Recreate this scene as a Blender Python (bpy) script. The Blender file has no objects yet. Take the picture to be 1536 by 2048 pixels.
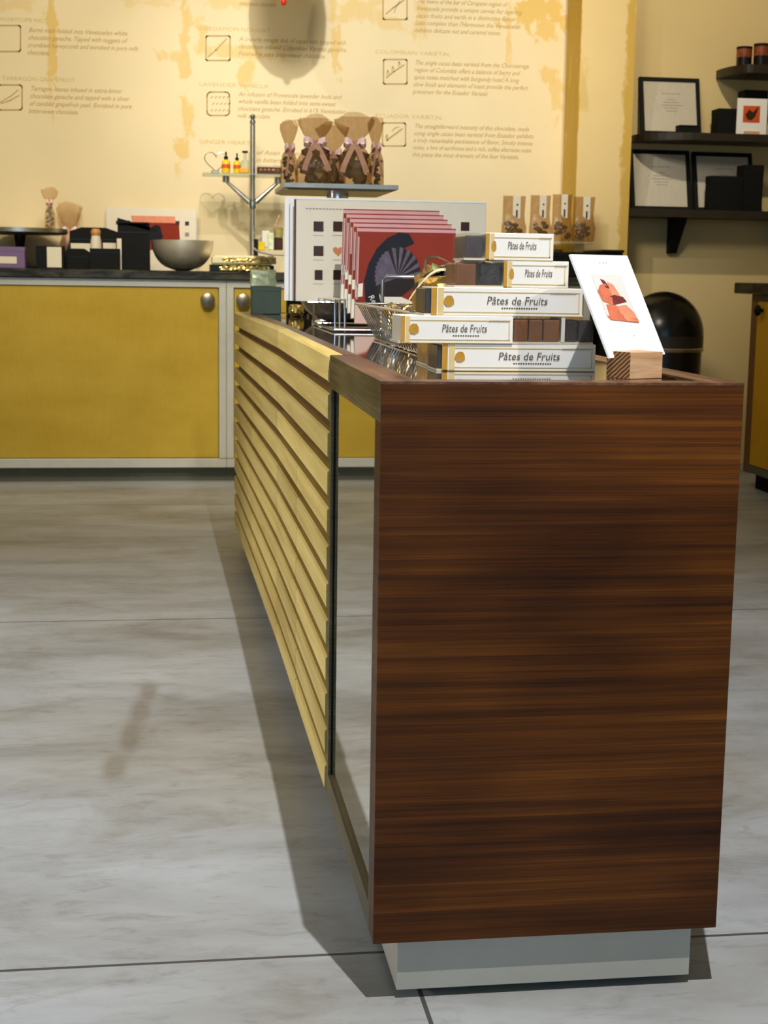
import bpy, bmesh, math, random
from mathutils import Vector, Matrix
random.seed(7)
PI = math.pi
scene = bpy.context.scene
COL = scene.collection

# ------------------------------------------------------------------ camera
CAM_P = Vector((-0.2524056, -1.7827289, 0.9242324))
YAW, PITCH, ROLL, FPX = 0.1438165, 0.1560254, 0.0151104, 2990.364
cy_, sy_ = math.cos(YAW), math.sin(YAW); cp_, sp_ = math.cos(PITCH), math.sin(PITCH)
cr_, sr_ = math.cos(ROLL), math.sin(ROLL)
FW = Vector((sy_*cp_, cy_*cp_, -sp_)); R0 = Vector((cy_, -sy_, 0)); U0 = R0.cross(FW)
RT = R0*cr_ + U0*sr_; UP = -R0*sr_ + U0*cr_
cam = bpy.data.cameras.new('camera'); camo = bpy.data.objects.new('camera', cam); COL.objects.link(camo)
camo.matrix_world = Matrix(((RT.x, UP.x, -FW.x, CAM_P.x), (RT.y, UP.y, -FW.y, CAM_P.y), (RT.z, UP.z, -FW.z, CAM_P.z), (0, 0, 0, 1)))
cam.sensor_fit = 'VERTICAL'; cam.sensor_height = 36; cam.lens = FPX*36/2048
cam.clip_start = 0.05
cam.dof.use_dof = True; cam.dof.focus_distance = 2.25; cam.dof.aperture_fstop = 15
scene.camera = camo

def P(px, py, Y):
    """point of the place seen at (px, py) that lies at depth y = Y"""
    d = FW + RT*((px-768)/FPX) - UP*((py-1024)/FPX)
    return CAM_P + d*((Y-CAM_P.y)/d.y)

# ------------------------------------------------------------------ world, lights, exposure
w = bpy.data.worlds.new('world'); scene.world = w; w.use_nodes = True
w.node_tree.nodes['Background'].inputs[0].default_value = (0.9, 0.85, 0.75, 1)
w.node_tree.nodes['Background'].inputs[1].default_value = 0.02
scene.view_settings.view_transform = 'Standard'; scene.view_settings.look = 'None'
scene.view_settings.exposure = 0.0; scene.view_settings.gamma = 1.0
try: scene.view_settings.use_curve_mapping = False
except Exception: pass

def aim(o, tgt):
    o.rotation_euler = (Vector(tgt)-o.location).to_track_quat('-Z', 'Y').to_euler()
def spot(name, loc, tgt, watt, deg, blend, col, r=0.03):
    l = bpy.data.lights.new(name, 'SPOT'); l.energy = watt; l.spot_size = math.radians(deg); l.spot_blend = blend
    l.color = col; l.shadow_soft_size = r
    o = bpy.data.objects.new(name, l); COL.objects.link(o); o.location = loc; aim(o, tgt); return o
def area(name, loc, tgt, watt, sx, sy, col):
    l = bpy.data.lights.new(name, 'AREA'); l.shape = 'RECTANGLE'; l.size = sx; l.size_y = sy; l.energy = watt; l.color = col
    o = bpy.data.objects.new(name, l); COL.objects.link(o); o.location = loc; aim(o, tgt); return o
WARM = (1.0, 0.86, 0.63); NEUT = (1.0, 0.93, 0.82)
# daylight through the shop window behind the camera
area('window_daylight', (-0.6, -4.85, 1.7), (-0.3, 0.5, 0.5), 50, 4.0, 2.2, (0.46, 0.74, 1.0))
# ceiling track lamps and added fill lights
spot('island_spot', (0.22, -0.80, 3.45), (-0.25, 0.40, 0.0), 440, 86, 0.6, (1.0, 0.97, 0.94), 0.012)
spot('slat_fill', (-3.3, 1.0, 0.85), (-0.05, 1.3, 0.45), 215, 66, 0.8, (1.0, 0.98, 0.98), 0.05)  # added low fill from the left to brighten the slats, no real lamp
spot('cabinet_fill', (-0.9, 1.2, 3.35), (-0.7, 4.93, 0.45), 98, 42, 0.9, (1.0, 0.79, 0.43), 0.06)  # added warm fill for the yellow cabinet fronts
spot('display_spot', (1.75, -2.1, 2.9), (0.25, 0.35, 0.85), 170, 15, 0.5, NEUT, 0.03)
spot('display_spot', (0.5, -0.5, 3.3), (0.25, 2.75, 1.30), 190, 11, 0.7, NEUT, 0.03)
spot('wall_spot', (0.05, 3.1, 3.0), (0.72, 5.55, 1.62), 185, 60, 1.0, (1.0, 0.96, 0.90), 0.025)
spot('wall_spot', (-0.2, 1.6, 3.4), (0.40, 5.55, 1.25), 450, 66, 1.0, (1.0, 0.90, 0.73), 0.45)
spot('wall_spot', (-0.9, 3.3, 3.3), (-0.80, 5.55, 1.15), 105, 78, 1.0, WARM, 0.03)
spot('wall_spot', (1.75, 3.4, 3.4), (2.15, 5.55, 2.05), 150, 56, 0.9, WARM, 0.03)
area('ceiling_fill', (-0.6, 3.6, 3.5), (-0.6, 3.6, 0), 14, 2.5, 1.5, (1.0, 0.78, 0.45))  # added warm ambient fill, not a real fixture

# ------------------------------------------------------------------ helpers
def s2l(v):
    v /= 255.0
    return v/12.92 if v <= 0.04045 else ((v+0.055)/1.055)**2.4
def C(r, g, b): return (s2l(r), s2l(g), s2l(b), 1.0)

class NT:
    def __init__(s, m): s.t = m.node_tree; s.n = s.t.nodes; s.l = s.t.links
    def add(s, typ, **kw):
        n = s.n.new(typ)
        for k, v in kw.items(): setattr(n, k, v)
        return n
    def link(s, a, b): s.l.new(a, b)
    def math(s, op, a, b=None, c=None, clamp=False):
        n = s.n.new('ShaderNodeMath'); n.operation = op; n.use_clamp = clamp
        for i, v in enumerate((a, b, c)):
            if v is None: continue
            if isinstance(v, (int, float)): n.inputs[i].default_value = v
            else: s.l.new(v, n.inputs[i])
        return n.outputs[0]
    def mix(s, f, a, b):
        n = s.n.new('ShaderNodeMix'); n.data_type = 'RGBA'
        for i, v in ((0, f), (6, a), (7, b)):
            if isinstance(v, (int, float)): n.inputs[i].default_value = v
            elif isinstance(v, tuple): n.inputs[i].default_value = v
            else: s.l.new(v, n.inputs[i])
        return n.outputs[2]
    def noise(s, scale=(1, 1, 1), sc=1.0, det=4.0, rough=0.55, dist=0.0, coord='Object', loc=(0, 0, 0)):
        tc = s.n.new('ShaderNodeTexCoord'); mp = s.n.new('ShaderNodeMapping'); mp.inputs['Scale'].default_value = scale
        mp.inputs['Location'].default_value = loc
        s.l.new(tc.outputs[coord], mp.inputs[0])
        n = s.n.new('ShaderNodeTexNoise'); n.inputs['Scale'].default_value = sc; n.inputs['Detail'].default_value = det
        n.inputs['Roughness'].default_value = rough; n.inputs['Distortion'].default_value = dist
        s.l.new(mp.outputs[0], n.inputs['Vector']); return n.outputs[0]
    def ramp(s, f, stops):
        n = s.n.new('ShaderNodeValToRGB'); e = n.color_ramp.elements
        while len(e) < len(stops): e.new(0.5)
        for i, (p, c) in enumerate(stops): e[i].position = p; e[i].color = c
        s.l.new(f, n.inputs[0]); return n.outputs[0]
    def bump(s, h, strength=0.2, dist=0.01):
        n = s.n.new('ShaderNodeBump'); n.inputs['Strength'].default_value = strength; n.inputs['Distance'].default_value = dist
        s.l.new(h, n.inputs['Height']); s.l.new(n.outputs[0], s.bsdf.inputs['Normal'])

def mat(name, col=(0.5, 0.5, 0.5, 1), rough=0.5, metal=0.0, spec=0.5, coat=0.0, trans=0.0, alpha=1.0, var=0.0, vscale=20, ior=1.45):
    m = bpy.data.materials.new(name); m.use_nodes = True
    t = NT(m); b = m.node_tree.nodes['Principled BSDF']; t.bsdf = b
    b.inputs['Base Color'].default_value = col; b.inputs['Roughness'].default_value = rough
    b.inputs['Metallic'].default_value = metal; b.inputs['Specular IOR Level'].default_value = spec
    b.inputs['Coat Weight'].default_value = coat; b.inputs['Coat Roughness'].default_value = 0.05
    b.inputs['Transmission Weight'].default_value = trans; b.inputs['Alpha'].default_value = alpha; b.inputs['IOR'].default_value = ior
    if var > 0:
        n = t.noise(sc=vscale)
        dark = tuple(c*(1-var) for c in col[:3]) + (1,); lite = tuple(min(1, c*(1+var)) for c in col[:3]) + (1,)
        t.link(t.ramp(n, [(0.3, dark), (0.7, lite)]), b.inputs['Base Color'])
    m['nt'] = 0
    return m, t

def box_bm(x0, x1, y0, y1, z0, z1, bev=0.0, seg=1):
    bm = bmesh.new()
    bmesh.ops.create_cube(bm, size=1.0)
    for v in bm.verts:
        v.co = Vector((x0+(v.co.x+.5)*(x1-x0), y0+(v.co.y+.5)*(y1-y0), z0+(v.co.z+.5)*(z1-z0)))
    if bev > 0:
        bev = min(bev, 0.45*min(abs(x1-x0), abs(y1-y0), abs(z1-z0)))
        bmesh.ops.bevel(bm, geom=bm.edges[:]+bm.verts[:], offset=bev, segments=seg, affect='EDGES', profile=0.5)
    return bm

class MB:
    def __init__(s): s.v = []; s.f = []
    def raw(s, vs, fs, M=None):
        o = len(s.v)
        s.v += [(M @ Vector(v)) if M else Vector(v) for v in vs]
        s.f += [tuple(i+o for i in f) for f in fs]; return s
    def bm(s, b, M=None):
        b.verts.index_update(); s.raw([v.co.copy() for v in b.verts], [[v.index for v in f.verts] for f in b.faces], M); b.free(); return s
    def box(s, x0, x1, y0, y1, z0, z1, bev=0.0, seg=1, M=None): return s.bm(box_bm(x0, x1, y0, y1, z0, z1, bev, seg), M)
    def tube(s, path, r, seg=8, closed=False, rf=None):
        path = [Vector(p) for p in path]; n = len(path); vs = []; fs = []
        prev = None
        for i, p in enumerate(path):
            a = path[(i-1) % n] if (i > 0 or closed) else p; b = path[(i+1) % n] if (i < n-1 or closed) else p
            t = (b-a).normalized() if (b-a).length > 1e-9 else Vector((0, 0, 1))
            if prev is None: u = t.orthogonal().normalized()
            else:
                u = prev - t*prev.dot(t)
                u = u.normalized() if u.length > 1e-6 else t.orthogonal().normalized()
            prev = u; w2 = t.cross(u)
            rr = r if rf is None else r*rf(i/(n-1))
            for k in range(seg):
                a_ = 2*PI*k/seg; vs.append(p + (u*math.cos(a_)+w2*math.sin(a_))*rr)
        m = n if closed else n-1
        for i in range(m):
            j = (i+1) % n
            for k in range(seg):
                l = (k+1) % seg; fs.append((i*seg+k, i*seg+l, j*seg+l, j*seg+k))
        if not closed:
            fs.append(tuple(range(seg))[::-1]); fs.append(tuple((n-1)*seg+k for k in range(seg)))
        return s.raw(vs, fs)
    def cyl(s, p0, p1, r, seg=20): return s.tube([p0, p1], r, seg)
    def lathe(s, prof, c=(0, 0, 0), seg=40, close=True):
        vs = []; fs = []; c = Vector(c)
        for r, z in prof:
            for k in range(seg):
                a = 2*PI*k/seg; vs.append(c+Vector((r*math.cos(a), r*math.sin(a), z)))
        for i in range(len(prof)-1):
            for k in range(seg):
                l = (k+1) % seg; fs.append((i*seg+k, i*seg+l, (i+1)*seg+l, (i+1)*seg+k))
        if close:
            fs.append(tuple(range(seg))[::-1]); fs.append(tuple((len(prof)-1)*seg+k for k in range(seg)))
        return s.raw(vs, fs)
    def sphere(s, c, r, sc=(1, 1, 1), jit=0.0, sub=2):
        b = bmesh.new(); bmesh.ops.create_icosphere(b, subdivisions=sub, radius=1.0)
        for v in b.verts:
            k = 1+random.uniform(-jit, jit)
            v.co = Vector((c[0]+v.co.x*r*sc[0]*k, c[1]+v.co.y*r*sc[1]*k, c[2]+v.co.z*r*sc[2]*k))
        return s.bm(b)
    def prism(s, poly, z0, z1, M=None):
        n = len(poly)
        vs = [(x, y, z0) for x, y in poly] + [(x, y, z1) for x, y in poly]
        fs = [tuple(range(n))[::-1], tuple(range(n, 2*n))] + [(i, (i+1) % n, n+(i+1) % n, n+i) for i in range(n)]
        return s.raw(vs, fs, M)
    def strip(s, path, wdir, wid, thick=0.0006):
        path = [Vector(p) for p in path]; w_ = Vector(wdir).normalized()*wid/2; vs = []; fs = []
        for i, p in enumerate(path):
            a = path[max(0, i-1)]; b = path[min(len(path)-1, i+1)]; n = (b-a).cross(w_)
            n = n.normalized()*thick/2 if n.length > 1e-9 else Vector((0, thick/2, 0))
            vs += [p-w_-n, p+w_-n, p+w_+n, p-w_+n]
        for i in range(len(path)-1):
            for k in range(4): fs.append((i*4+k, i*4+(k+1) % 4, (i+1)*4+(k+1) % 4, (i+1)*4+k))
        fs.append((3, 2, 1, 0)); m = (len(path)-1)*4; fs.append((m, m+1, m+2, m+3))
        return s.raw(vs, fs)
    def quad3(s, a, b, c, d, t):
        """thin slab with front face a,b,c,d and thickness t behind it"""
        a, b, c, d = map(Vector, (a, b, c, d)); n = (b-a).cross(d-a).normalized()*t
        return s.raw([a, b, c, d, a+n, b+n, c+n, d+n], [(3, 2, 1, 0), (4, 5, 6, 7), (0, 1, 5, 4), (1, 2, 6, 5), (2, 3, 7, 6), (3, 0, 4, 7)])
    def build(s, name, m, parent=None, smooth=False, world=False):
        me = bpy.data.meshes.new(name)
        vs = s.v
        if world and parent is not None:
            I = WM[parent.name].inverted(); vs = [I @ v for v in vs]
        me.from_pydata([tuple(v) for v in vs], [], s.f); me.validate(); me.update()
        b = bmesh.new(); b.from_mesh(me); bmesh.ops.recalc_face_normals(b, faces=b.faces); b.to_mesh(me); b.free()
        if smooth:
            for p in me.polygons: p.use_smooth = True
            try: me.set_sharp_from_angle(angle=math.radians(40))
            except Exception: pass
        if m: me.materials.append(m)
        o = bpy.data.objects.new(name, me); COL.objects.link(o)
        if parent is not None: o.parent = parent
        return o
WM = {}
def thing(name, label, cat, loc=(0, 0, 0), rotz=0.0, group=None):
    o = bpy.data.objects.new(name, None); COL.objects.link(o); o.empty_display_size = 0.05
    o.location = loc; o.rotation_euler = (0, 0, rotz)
    WM[o.name] = Matrix.Translation(Vector(loc)) @ Matrix.Rotation(rotz, 4, 'Z')
    o['label'] = label; o['category'] = cat
    if group: o['group'] = group
    return o
def tag(o, label, cat, group=None):
    o['label'] = label; o['category'] = cat
    if group: o['group'] = group
    return o
def struct(o): o['kind'] = 'structure'; return o
def copy_thing(root, loc, rotz, label, group=None):
    r = root.copy(); COL.objects.link(r); r.location = loc; r.rotation_euler = (0, 0, rotz); r['label'] = label
    WM[r.name] = Matrix.Translation(Vector(loc)) @ Matrix.Rotation(rotz, 4, 'Z')
    if group: r['group'] = group
    for ch in list(root.children):
        c = ch.copy(); COL.objects.link(c); c.parent = r
        for g in list(ch.children):
            d = g.copy(); COL.objects.link(d); d.parent = c
    return r

def text_mesh(body, size=1.0, shear=0.0, width=None, ext=0.0, align='LEFT', bold=0.0):
    """letters as (verts, faces) in the xy plane"""
    cu = bpy.data.curves.new('lettering', 'FONT'); cu.body = body; cu.size = size; cu.shear = shear; cu.align_x = align
    cu.extrude = ext; cu.resolution_u = 2; cu.offset = bold
    o = bpy.data.objects.new('lettering', cu); COL.objects.link(o)
    dg = bpy.context.evaluated_depsgraph_get(); me = bpy.data.meshes.new_from_object(o.evaluated_get(dg))
    vs = [v.co.copy() for v in me.vertices]; fs = [tuple(p.vertices) for p in me.polygons]
    bpy.data.objects.remove(o); bpy.data.curves.remove(cu); bpy.data.meshes.remove(me)
    if width and vs:
        x0 = min(v.x for v in vs); x1 = max(v.x for v in vs)
        if x1 > x0:
            k = width/(x1-x0)
            for v in vs: v.x *= k
    return vs, fs
def plane_M(o, ex, ey):
    ex = Vector(ex).normalized(); ey = Vector(ey); ey = (ey-ex*ey.dot(ex)).normalized(); n = ex.cross(ey)
    return Matrix(((ex.x, ey.x, n.x, o[0]), (ex.y, ey.y, n.y, o[1]), (ex.z, ey.z, n.z, o[2]), (0, 0, 0, 1)))

# ------------------------------------------------------------------ materials
def walnut(name, sc=(0.7, 0.7, 42), c0=C(66, 34, 8), c1=C(120, 70, 20), c2=C(94, 51, 13), rough=0.42):
    m, t = mat(name, rough=rough, spec=0.22)
    n1 = t.noise(sc, 1.6, 6, 0.6, 0.35); n2 = t.noise((sc[0]*2, sc[1]*2, sc[2]*6), 2.2, 3, 0.6); n3 = t.noise((1.2, 1.2, 3.2), 2.4, 2, 0.5)
    base = t.ramp(n1, [(0.30, c0), (0.5, c2), (0.72, c1)])
    fine = t.ramp(n2, [(0.35, (0.62, 0.6, 0.58, 1)), (0.65, (1.1, 1.1, 1.1, 1))])
    big = t.ramp(n3, [(0.35, (0.55, 0.5, 0.5, 1)), (0.62, (1.12, 1.12, 1.12, 1))])
    def mul(a, b):
        n = t.add('ShaderNodeMix', data_type='RGBA', blend_type='MULTIPLY'); n.inputs[0].default_value = 1
        t.link(a, n.inputs[6]); t.link(b, n.inputs[7]); return n.outputs[2]
    t.link(mul(mul(base, fine), big), t.bsdf.inputs['Base Color']); t.bump(n2, 0.12, 0.002)
    return m
M_walnut = walnut('walnut_veneer')
M_walnut_y = walnut('walnut_rim_sheen', (26, 1.2, 26), C(92, 62, 46), C(150, 112, 88), C(120, 86, 66), 0.3)  # paler walnut: the rim's warm sheen is painted into the colour
M_walnut_side = walnut('walnut_side_reflection', (26, 1.2, 26), C(82, 74, 52), C(116, 108, 78), C(98, 90, 64), 0.4)  # grey-olive tint is the apron's reflection put into the wood colour
def oak():
    m, t = mat('pale_oak', rough=0.55, spec=0.3)
    oi = t.add('ShaderNodeObjectInfo')
    n1 = t.noise((18, 1.0, 18), 1.5, 5, 0.6, 0.8); n2 = t.noise((60, 4, 60), 2, 3, 0.6)
    base = t.ramp(n1, [(0.3, C(200, 172, 96)), (0.55, C(222, 198, 122)), (0.75, C(230, 208, 136))])
    k = t.math('MULTIPLY_ADD', oi.outputs['Random'], 0.30, 0.82)
    n = t.add('ShaderNodeMix', data_type='RGBA', blend_type='MULTIPLY'); n.inputs[0].default_value = 1
    t.link(base, n.inputs[6]); t.link(k, n.inputs[7]); t.link(n.outputs[2], t.bsdf.inputs['Base Color']); t.bump(n2, 0.1, 0.001)
    return m
M_oak = oak()
M_back = mat('dark_backing', C(92, 58, 28), 0.7, var=0.2)[0]
def glass_top():
    m, t = mat('glossy_glass_over_walnut', rough=0.03, spec=0.5, coat=0.6)
    n = t.noise((26, 1.2, 26), 1.5, 5, 0.6, 0.5)
    t.link(t.ramp(n, [(0.3, C(44, 26, 16)), (0.7, C(86, 54, 34))]), t.bsdf.inputs['Base Color']); return m
M_gtop = glass_top()
M_mirror = mat('mirror_glass', (0.86, 0.88, 0.88, 1), 0.03, 1.0, var=0.01)[0]
M_plinth = mat('satin_grey_plinth', C(180, 176, 166), 0.45, var=0.03)[0]
M_black = mat('matt_black', C(11, 11, 11), 0.65, spec=0.25, var=0.2)[0]
M_blackg = mat('black_gloss', C(16, 17, 18), 0.25, var=0.2)[0]
M_chrome = mat('chrome', (0.75, 0.76, 0.78, 1), 0.15, 1.0, var=0.03)[0]
M_steel = mat('brushed_steel', (0.56, 0.55, 0.50, 1), 0.32, 1.0, var=0.08, vscale=30)[0]
def ribbed_steel():
    m, t = mat('ribbed_steel', (0.72, 0.68, 0.58, 1), 0.34, 0.9)
    n = t.noise((40, 40, 1), 1.0, 2); t.link(t.ramp(n, [(0.3, (0.5, 0.46, 0.36, 1)), (0.7, (0.86, 0.82, 0.72, 1))]), t.bsdf.inputs['Base Color']); t.bump(n, 0.3, 0.004); return m
M_knob = mat('dull_bronze_steel', (0.30, 0.27, 0.21, 1), 0.35, 0.9, var=0.1)[0]
M_tray = mat('dull_silver_tray', (0.42, 0.42, 0.38, 1), 0.38, 0.85, var=0.1)[0]
M_rib = ribbed_steel()
M_bowl = mat('satin_steel_bowl', (0.84, 0.79, 0.66, 1), 0.42, 0.8, var=0.12, vscale=14)[0]
M_alu = mat('aluminium_trim', C(204, 204, 194), 0.4, 0.3, var=0.04)[0]
def yellow_ply(name, a, b):
    m, t = mat(name, rough=0.45, spec=0.3)
    n = t.noise((1.5, 1.5, 3), 2.0, 6, 0.6); n2 = t.noise((40, 40, 6), 3, 2)
    f = t.math('MULTIPLY_ADD', n2, 0.25, n); t.link(t.ramp(f, [(0.35, a), (0.9, b)]), t.bsdf.inputs['Base Color']); return m
M_yellow = yellow_ply('yellow_stained_panel', C(176, 146, 38), C(196, 168, 66))
M_yellow2 = yellow_ply('amber_panel', C(196, 146, 24), C(210, 166, 50))
def stone():
    m, t = mat('dark_slate', rough=0.35, spec=0.4)
    n = t.noise((2, 2, 8), 3.0, 6, 0.65, 1.2)
    t.link(t.ramp(n, [(0.42, C(22, 20, 16)), (0.55, C(60, 58, 46)), (0.75, C(84, 80, 66))]), t.bsdf.inputs['Base Color']); return m
M_stone = stone()
M_kick = mat('grey_green_kick', C(96, 98, 86), 0.6, var=0.08)[0]
M_white = mat('white_card', C(240, 240, 240), 0.5, var=0.01)[0]
M_cream = mat('cream_card', C(228, 220, 200), 0.55, var=0.02)[0]
M_sleeve = mat('white_sleeve', C(238, 236, 230), 0.35, var=0.01)[0]
M_gold = mat('gold_print', C(200, 148, 52), 0.4, 0.2, var=0.12, vscale=60)[0]
M_goldpale = mat('pale_gold_border', C(226, 200, 140), 0.4, 0.1, var=0.08, vscale=40)[0]
M_goldfoil = mat('gold_foil', (0.85, 0.55, 0.16, 1), 0.22, 0.9, var=0.35, vscale=70)[0]
M_ink = mat('brown_ink', C(92, 74, 56), 0.6, var=0.05)[0]
M_inkgrey = mat('grey_ink', C(150, 140, 130), 0.6, var=0.05)[0]
M_wallink = mat('wall_lettering', C(182, 154, 92), 0.8, var=0.05)[0]
M_wallhead = mat('wall_heading', C(204, 182, 118), 0.8, var=0.05)[0]
M_jbrown = mat('brown_jelly', C(126, 78, 40), 0.25, var=0.15)[0]
M_jdark = mat('dark_jelly', C(44, 40, 44), 0.2, var=0.2)[0]
M_jplum = mat('plum_jelly', C(72, 62, 68), 0.25, var=0.2)[0]
M_choc = mat('chocolate', C(62, 36, 26), 0.3, var=0.25)[0]
M_red = mat('brick_red_card', C(136, 48, 34), 0.6, spec=0.15, var=0.04)[0]
M_pink = mat('pink_edge', C(200, 148, 148), 0.6, var=0.05)[0]
M_navy = mat('blue_black_print', C(24, 26, 36), 0.6, spec=0.2, var=0.15)[0]
M_fan = mat('grey_violet_print', C(92, 82, 98), 0.6, spec=0.2, var=0.2, vscale=60)[0]
M_fan2 = mat('dark_print', C(36, 30, 30), 0.6, spec=0.2, var=0.2, vscale=60)[0]
M_pinkrib = mat('pink_ribbon', C(244, 206, 210), 0.4, var=0.05)[0]
M_creamrib = mat('cream_ribbon', C(236, 222, 186), 0.4, var=0.05)[0]
M_purple = mat('purple_card', C(120, 96, 142), 0.5, var=0.05)[0]
M_oil = mat('yellow_oil', C(222, 190, 26), 0.2, var=0.08)[0]
M_lime = mat('pale_green_foil', C(216, 228, 192), 0.35, 0.1, var=0.2, vscale=60)[0]
M_greenbox = mat('slate_green_card', C(72, 90, 82), 0.6, var=0.06)[0]
M_orange = mat('orange_print', C(206, 84, 36), 0.5, var=0.1)[0]
M_redglass = mat('red_glass', C(190, 40, 16), 0.1, coat=0.5, var=0.1)[0]
M_blush = mat('salmon_print', C(226, 142, 110), 0.5, var=0.15, vscale=40)[0]
M_berry = mat('berry_print', C(110, 46, 48), 0.5, var=0.25, vscale=60)[0]
M_greypr = mat('pale_grey_print', C(214, 214, 210), 0.5, var=0.02)[0]
M_palefoot = mat('pale_salmon_print', C(210, 176, 160), .6, var=.04)[0]
M_tanheart = mat('caramel_print', C(196, 124, 84), .5, var=.1)[0]
M_fruit = mat('apricot_print', C(206, 112, 84), .5, var=.2, vscale=50)[0]
def pine():
    m, t = mat('pine_block', rough=0.6, spec=0.3)
    n = t.noise((4, 4, 60), 3, 4, 0.6, 0.5)
    t.link(t.ramp(n, [(0.3, C(176, 130, 92)), (0.7, C(222, 186, 148))]), t.bsdf.inputs['Base Color']); return m
M_pine = pine()
def endgrain():
    m, t = mat('end_grain', rough=0.7, spec=0.2)
    tc = t.add('ShaderNodeTexCoord'); mp = t.add('ShaderNodeMapping'); mp.inputs['Rotation'].default_value = (0.6, 0.4, 0.0)
    t.link(tc.outputs['Object'], mp.inputs[0]); wv = t.add('ShaderNodeTexWave'); wv.bands_direction = 'Z'; wv.inputs['Scale'].default_value = 70; wv.inputs['Distortion'].default_value = 1.5
    t.link(mp.outputs[0], wv.inputs[0]); t.link(t.ramp(wv.outputs[1], [(0.2, C(74, 46, 24)), (0.7, C(170, 124, 78))]), t.bsdf.inputs['Base Color']); return m
M_endgrain = endgrain()
def cello(name, tint, dens, spec=0.5):
    m = bpy.data.materials.new(name); m.use_nodes = True; t = NT(m); n = t.n
    b = n['Principled BSDF']; t.bsdf = b
    b.inputs['Base Color'].default_value = tint; b.inputs['Roughness'].default_value = 0.12; b.inputs['Specular IOR Level'].default_value = spec
    tr = t.add('ShaderNodeBsdfTransparent'); tr.inputs[0].default_value = (0.5+0.5*tint[0], 0.5+0.5*tint[1], 0.5+0.5*tint[2], 1)
    mx = t.add('ShaderNodeMixShader'); nz = t.noise((30, 30, 12), 2, 4, 0.6, 1.0)
    f = t.ramp(nz, [(0.35, (dens*0.6,)*3+(1,)), (0.7, (min(1, dens*1.5),)*3+(1,))])
    t.link(f, mx.inputs[0]); t.link(tr.outputs[0], mx.inputs[1]); t.link(b.outputs[0], mx.inputs[2])
    t.link(mx.outputs[0], n['Material Output'].inputs[0]); t.bump(nz, 0.5, 0.01); return m
M_cello = cello('tan_cellophane', C(190, 152, 88), 0.17, 1.0)
M_cello2 = cello('clear_cellophane', C(224, 200, 160), 0.22)
M_clear = cello('clear_lid', C(225, 220, 210), 0.045, 1.0)
M_pane = cello('picture_glass', C(225, 222, 214), 0.05, 0.4)
M_glassth = cello('clear_glass', C(214, 222, 210), 0.2)

def floor_mat():
    m, t = mat('sealed_concrete', rough=0.42, spec=0.4)
    n1 = t.noise((0.9, 2.6, 1), 1.6, 8, 0.62, 0.4); n2 = t.noise((7, 18, 1), 1.7, 7, 0.72, 0.9); n3 = t.noise((0.5, 0.9, 1), 1.3, 3, 0.5, 0.0, loc=(3, 1, 0))
    base = t.ramp(n1, [(0.30, C(142, 144, 146)), (0.48, C(163, 168, 174)), (0.66, C(178, 185, 194))])
    scr = t.ramp(n2, [(0.32, (0.60, 0.56, 0.51, 1)), (0.47, (1, 1, 1, 1)), (0.75, (1.04, 1.04, 1.05, 1))])
    n4 = t.noise((1.5, 2.6, 1), 1.7, 8, 0.72, 1.2, loc=(7, 2, 0)); blot = t.ramp(n4, [(0.36, (0.74, 0.70, 0.64, 1)), (0.50, (1, 1, 1, 1))])
    st = t.ramp(n3, [(0.38, (0.86, 0.82, 0.75, 1)), (0.58, (1, 1, 1, 1))])
    def mul(a, b, f=1.0):
        n = t.add('ShaderNodeMix', data_type='RGBA', blend_type='MULTIPLY'); n.inputs[0].default_value = f
        t.link(a, n.inputs[6]); t.link(b, n.inputs[7]); return n.outputs[2]
    c = mul(mul(mul(base, scr, 0.5), st), blot, 0.6)
    tc = t.add('ShaderNodeTexCoord'); sx = t.add('ShaderNodeSeparateXYZ'); t.link(tc.outputs['Object'], sx.inputs[0])
    X, Y = sx.outputs[0], sx.outputs[1]
    # worn paint scuff left of the island
    def blob(cx, cy, rx, ry, soft):
        a = t.math('DIVIDE', t.math('SUBTRACT', X, cx), rx); b = t.math('DIVIDE', t.math('SUBTRACT', Y, cy), ry)
        d = t.math('SQRT', t.math('ADD', t.math('MULTIPLY', a, a), t.math('MULTIPLY', b, b)))
        return t.math('SUBTRACT', 1.0, t.math('SMOOTH_MIN', d, 1.0, soft), clamp=True)
    j = None
    for y in (-1.913, 0.148, 2.209, 4.270):
        d = t.math('ABSOLUTE', t.math('SUBTRACT', Y, y)); k = t.math('LESS_THAN', d, 0.0035)
        j = k if j is None else t.math('MAXIMUM', j, k)
    d = t.math('ABSOLUTE', t.math('SUBTRACT', X, 0.067)); k = t.math('MULTIPLY', t.math('LESS_THAN', d, 0.003), t.math('LESS_THAN', Y, 0.148))
    j = t.math('MAXIMUM', j, k)
    c = t.mix(t.math('MULTIPLY', j, 0.85), c, C(34, 32, 30))
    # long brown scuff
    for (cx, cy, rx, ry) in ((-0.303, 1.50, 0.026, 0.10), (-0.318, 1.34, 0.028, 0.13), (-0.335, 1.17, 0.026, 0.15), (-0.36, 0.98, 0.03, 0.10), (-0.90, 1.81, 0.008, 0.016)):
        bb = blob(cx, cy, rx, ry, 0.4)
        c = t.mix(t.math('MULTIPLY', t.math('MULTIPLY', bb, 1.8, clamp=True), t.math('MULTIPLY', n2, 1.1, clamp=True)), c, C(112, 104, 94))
    t.link(c, t.bsdf.inputs['Base Color'])
    t.link(t.ramp(n1, [(0.3, (0.5, 0.5, 0.5, 1)), (0.7, (0.36, 0.36, 0.36, 1))]), t.bsdf.inputs['Roughness'])
    t.bump(n2, 0.08, 0.002); return m
M_floor = floor_mat()

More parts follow.
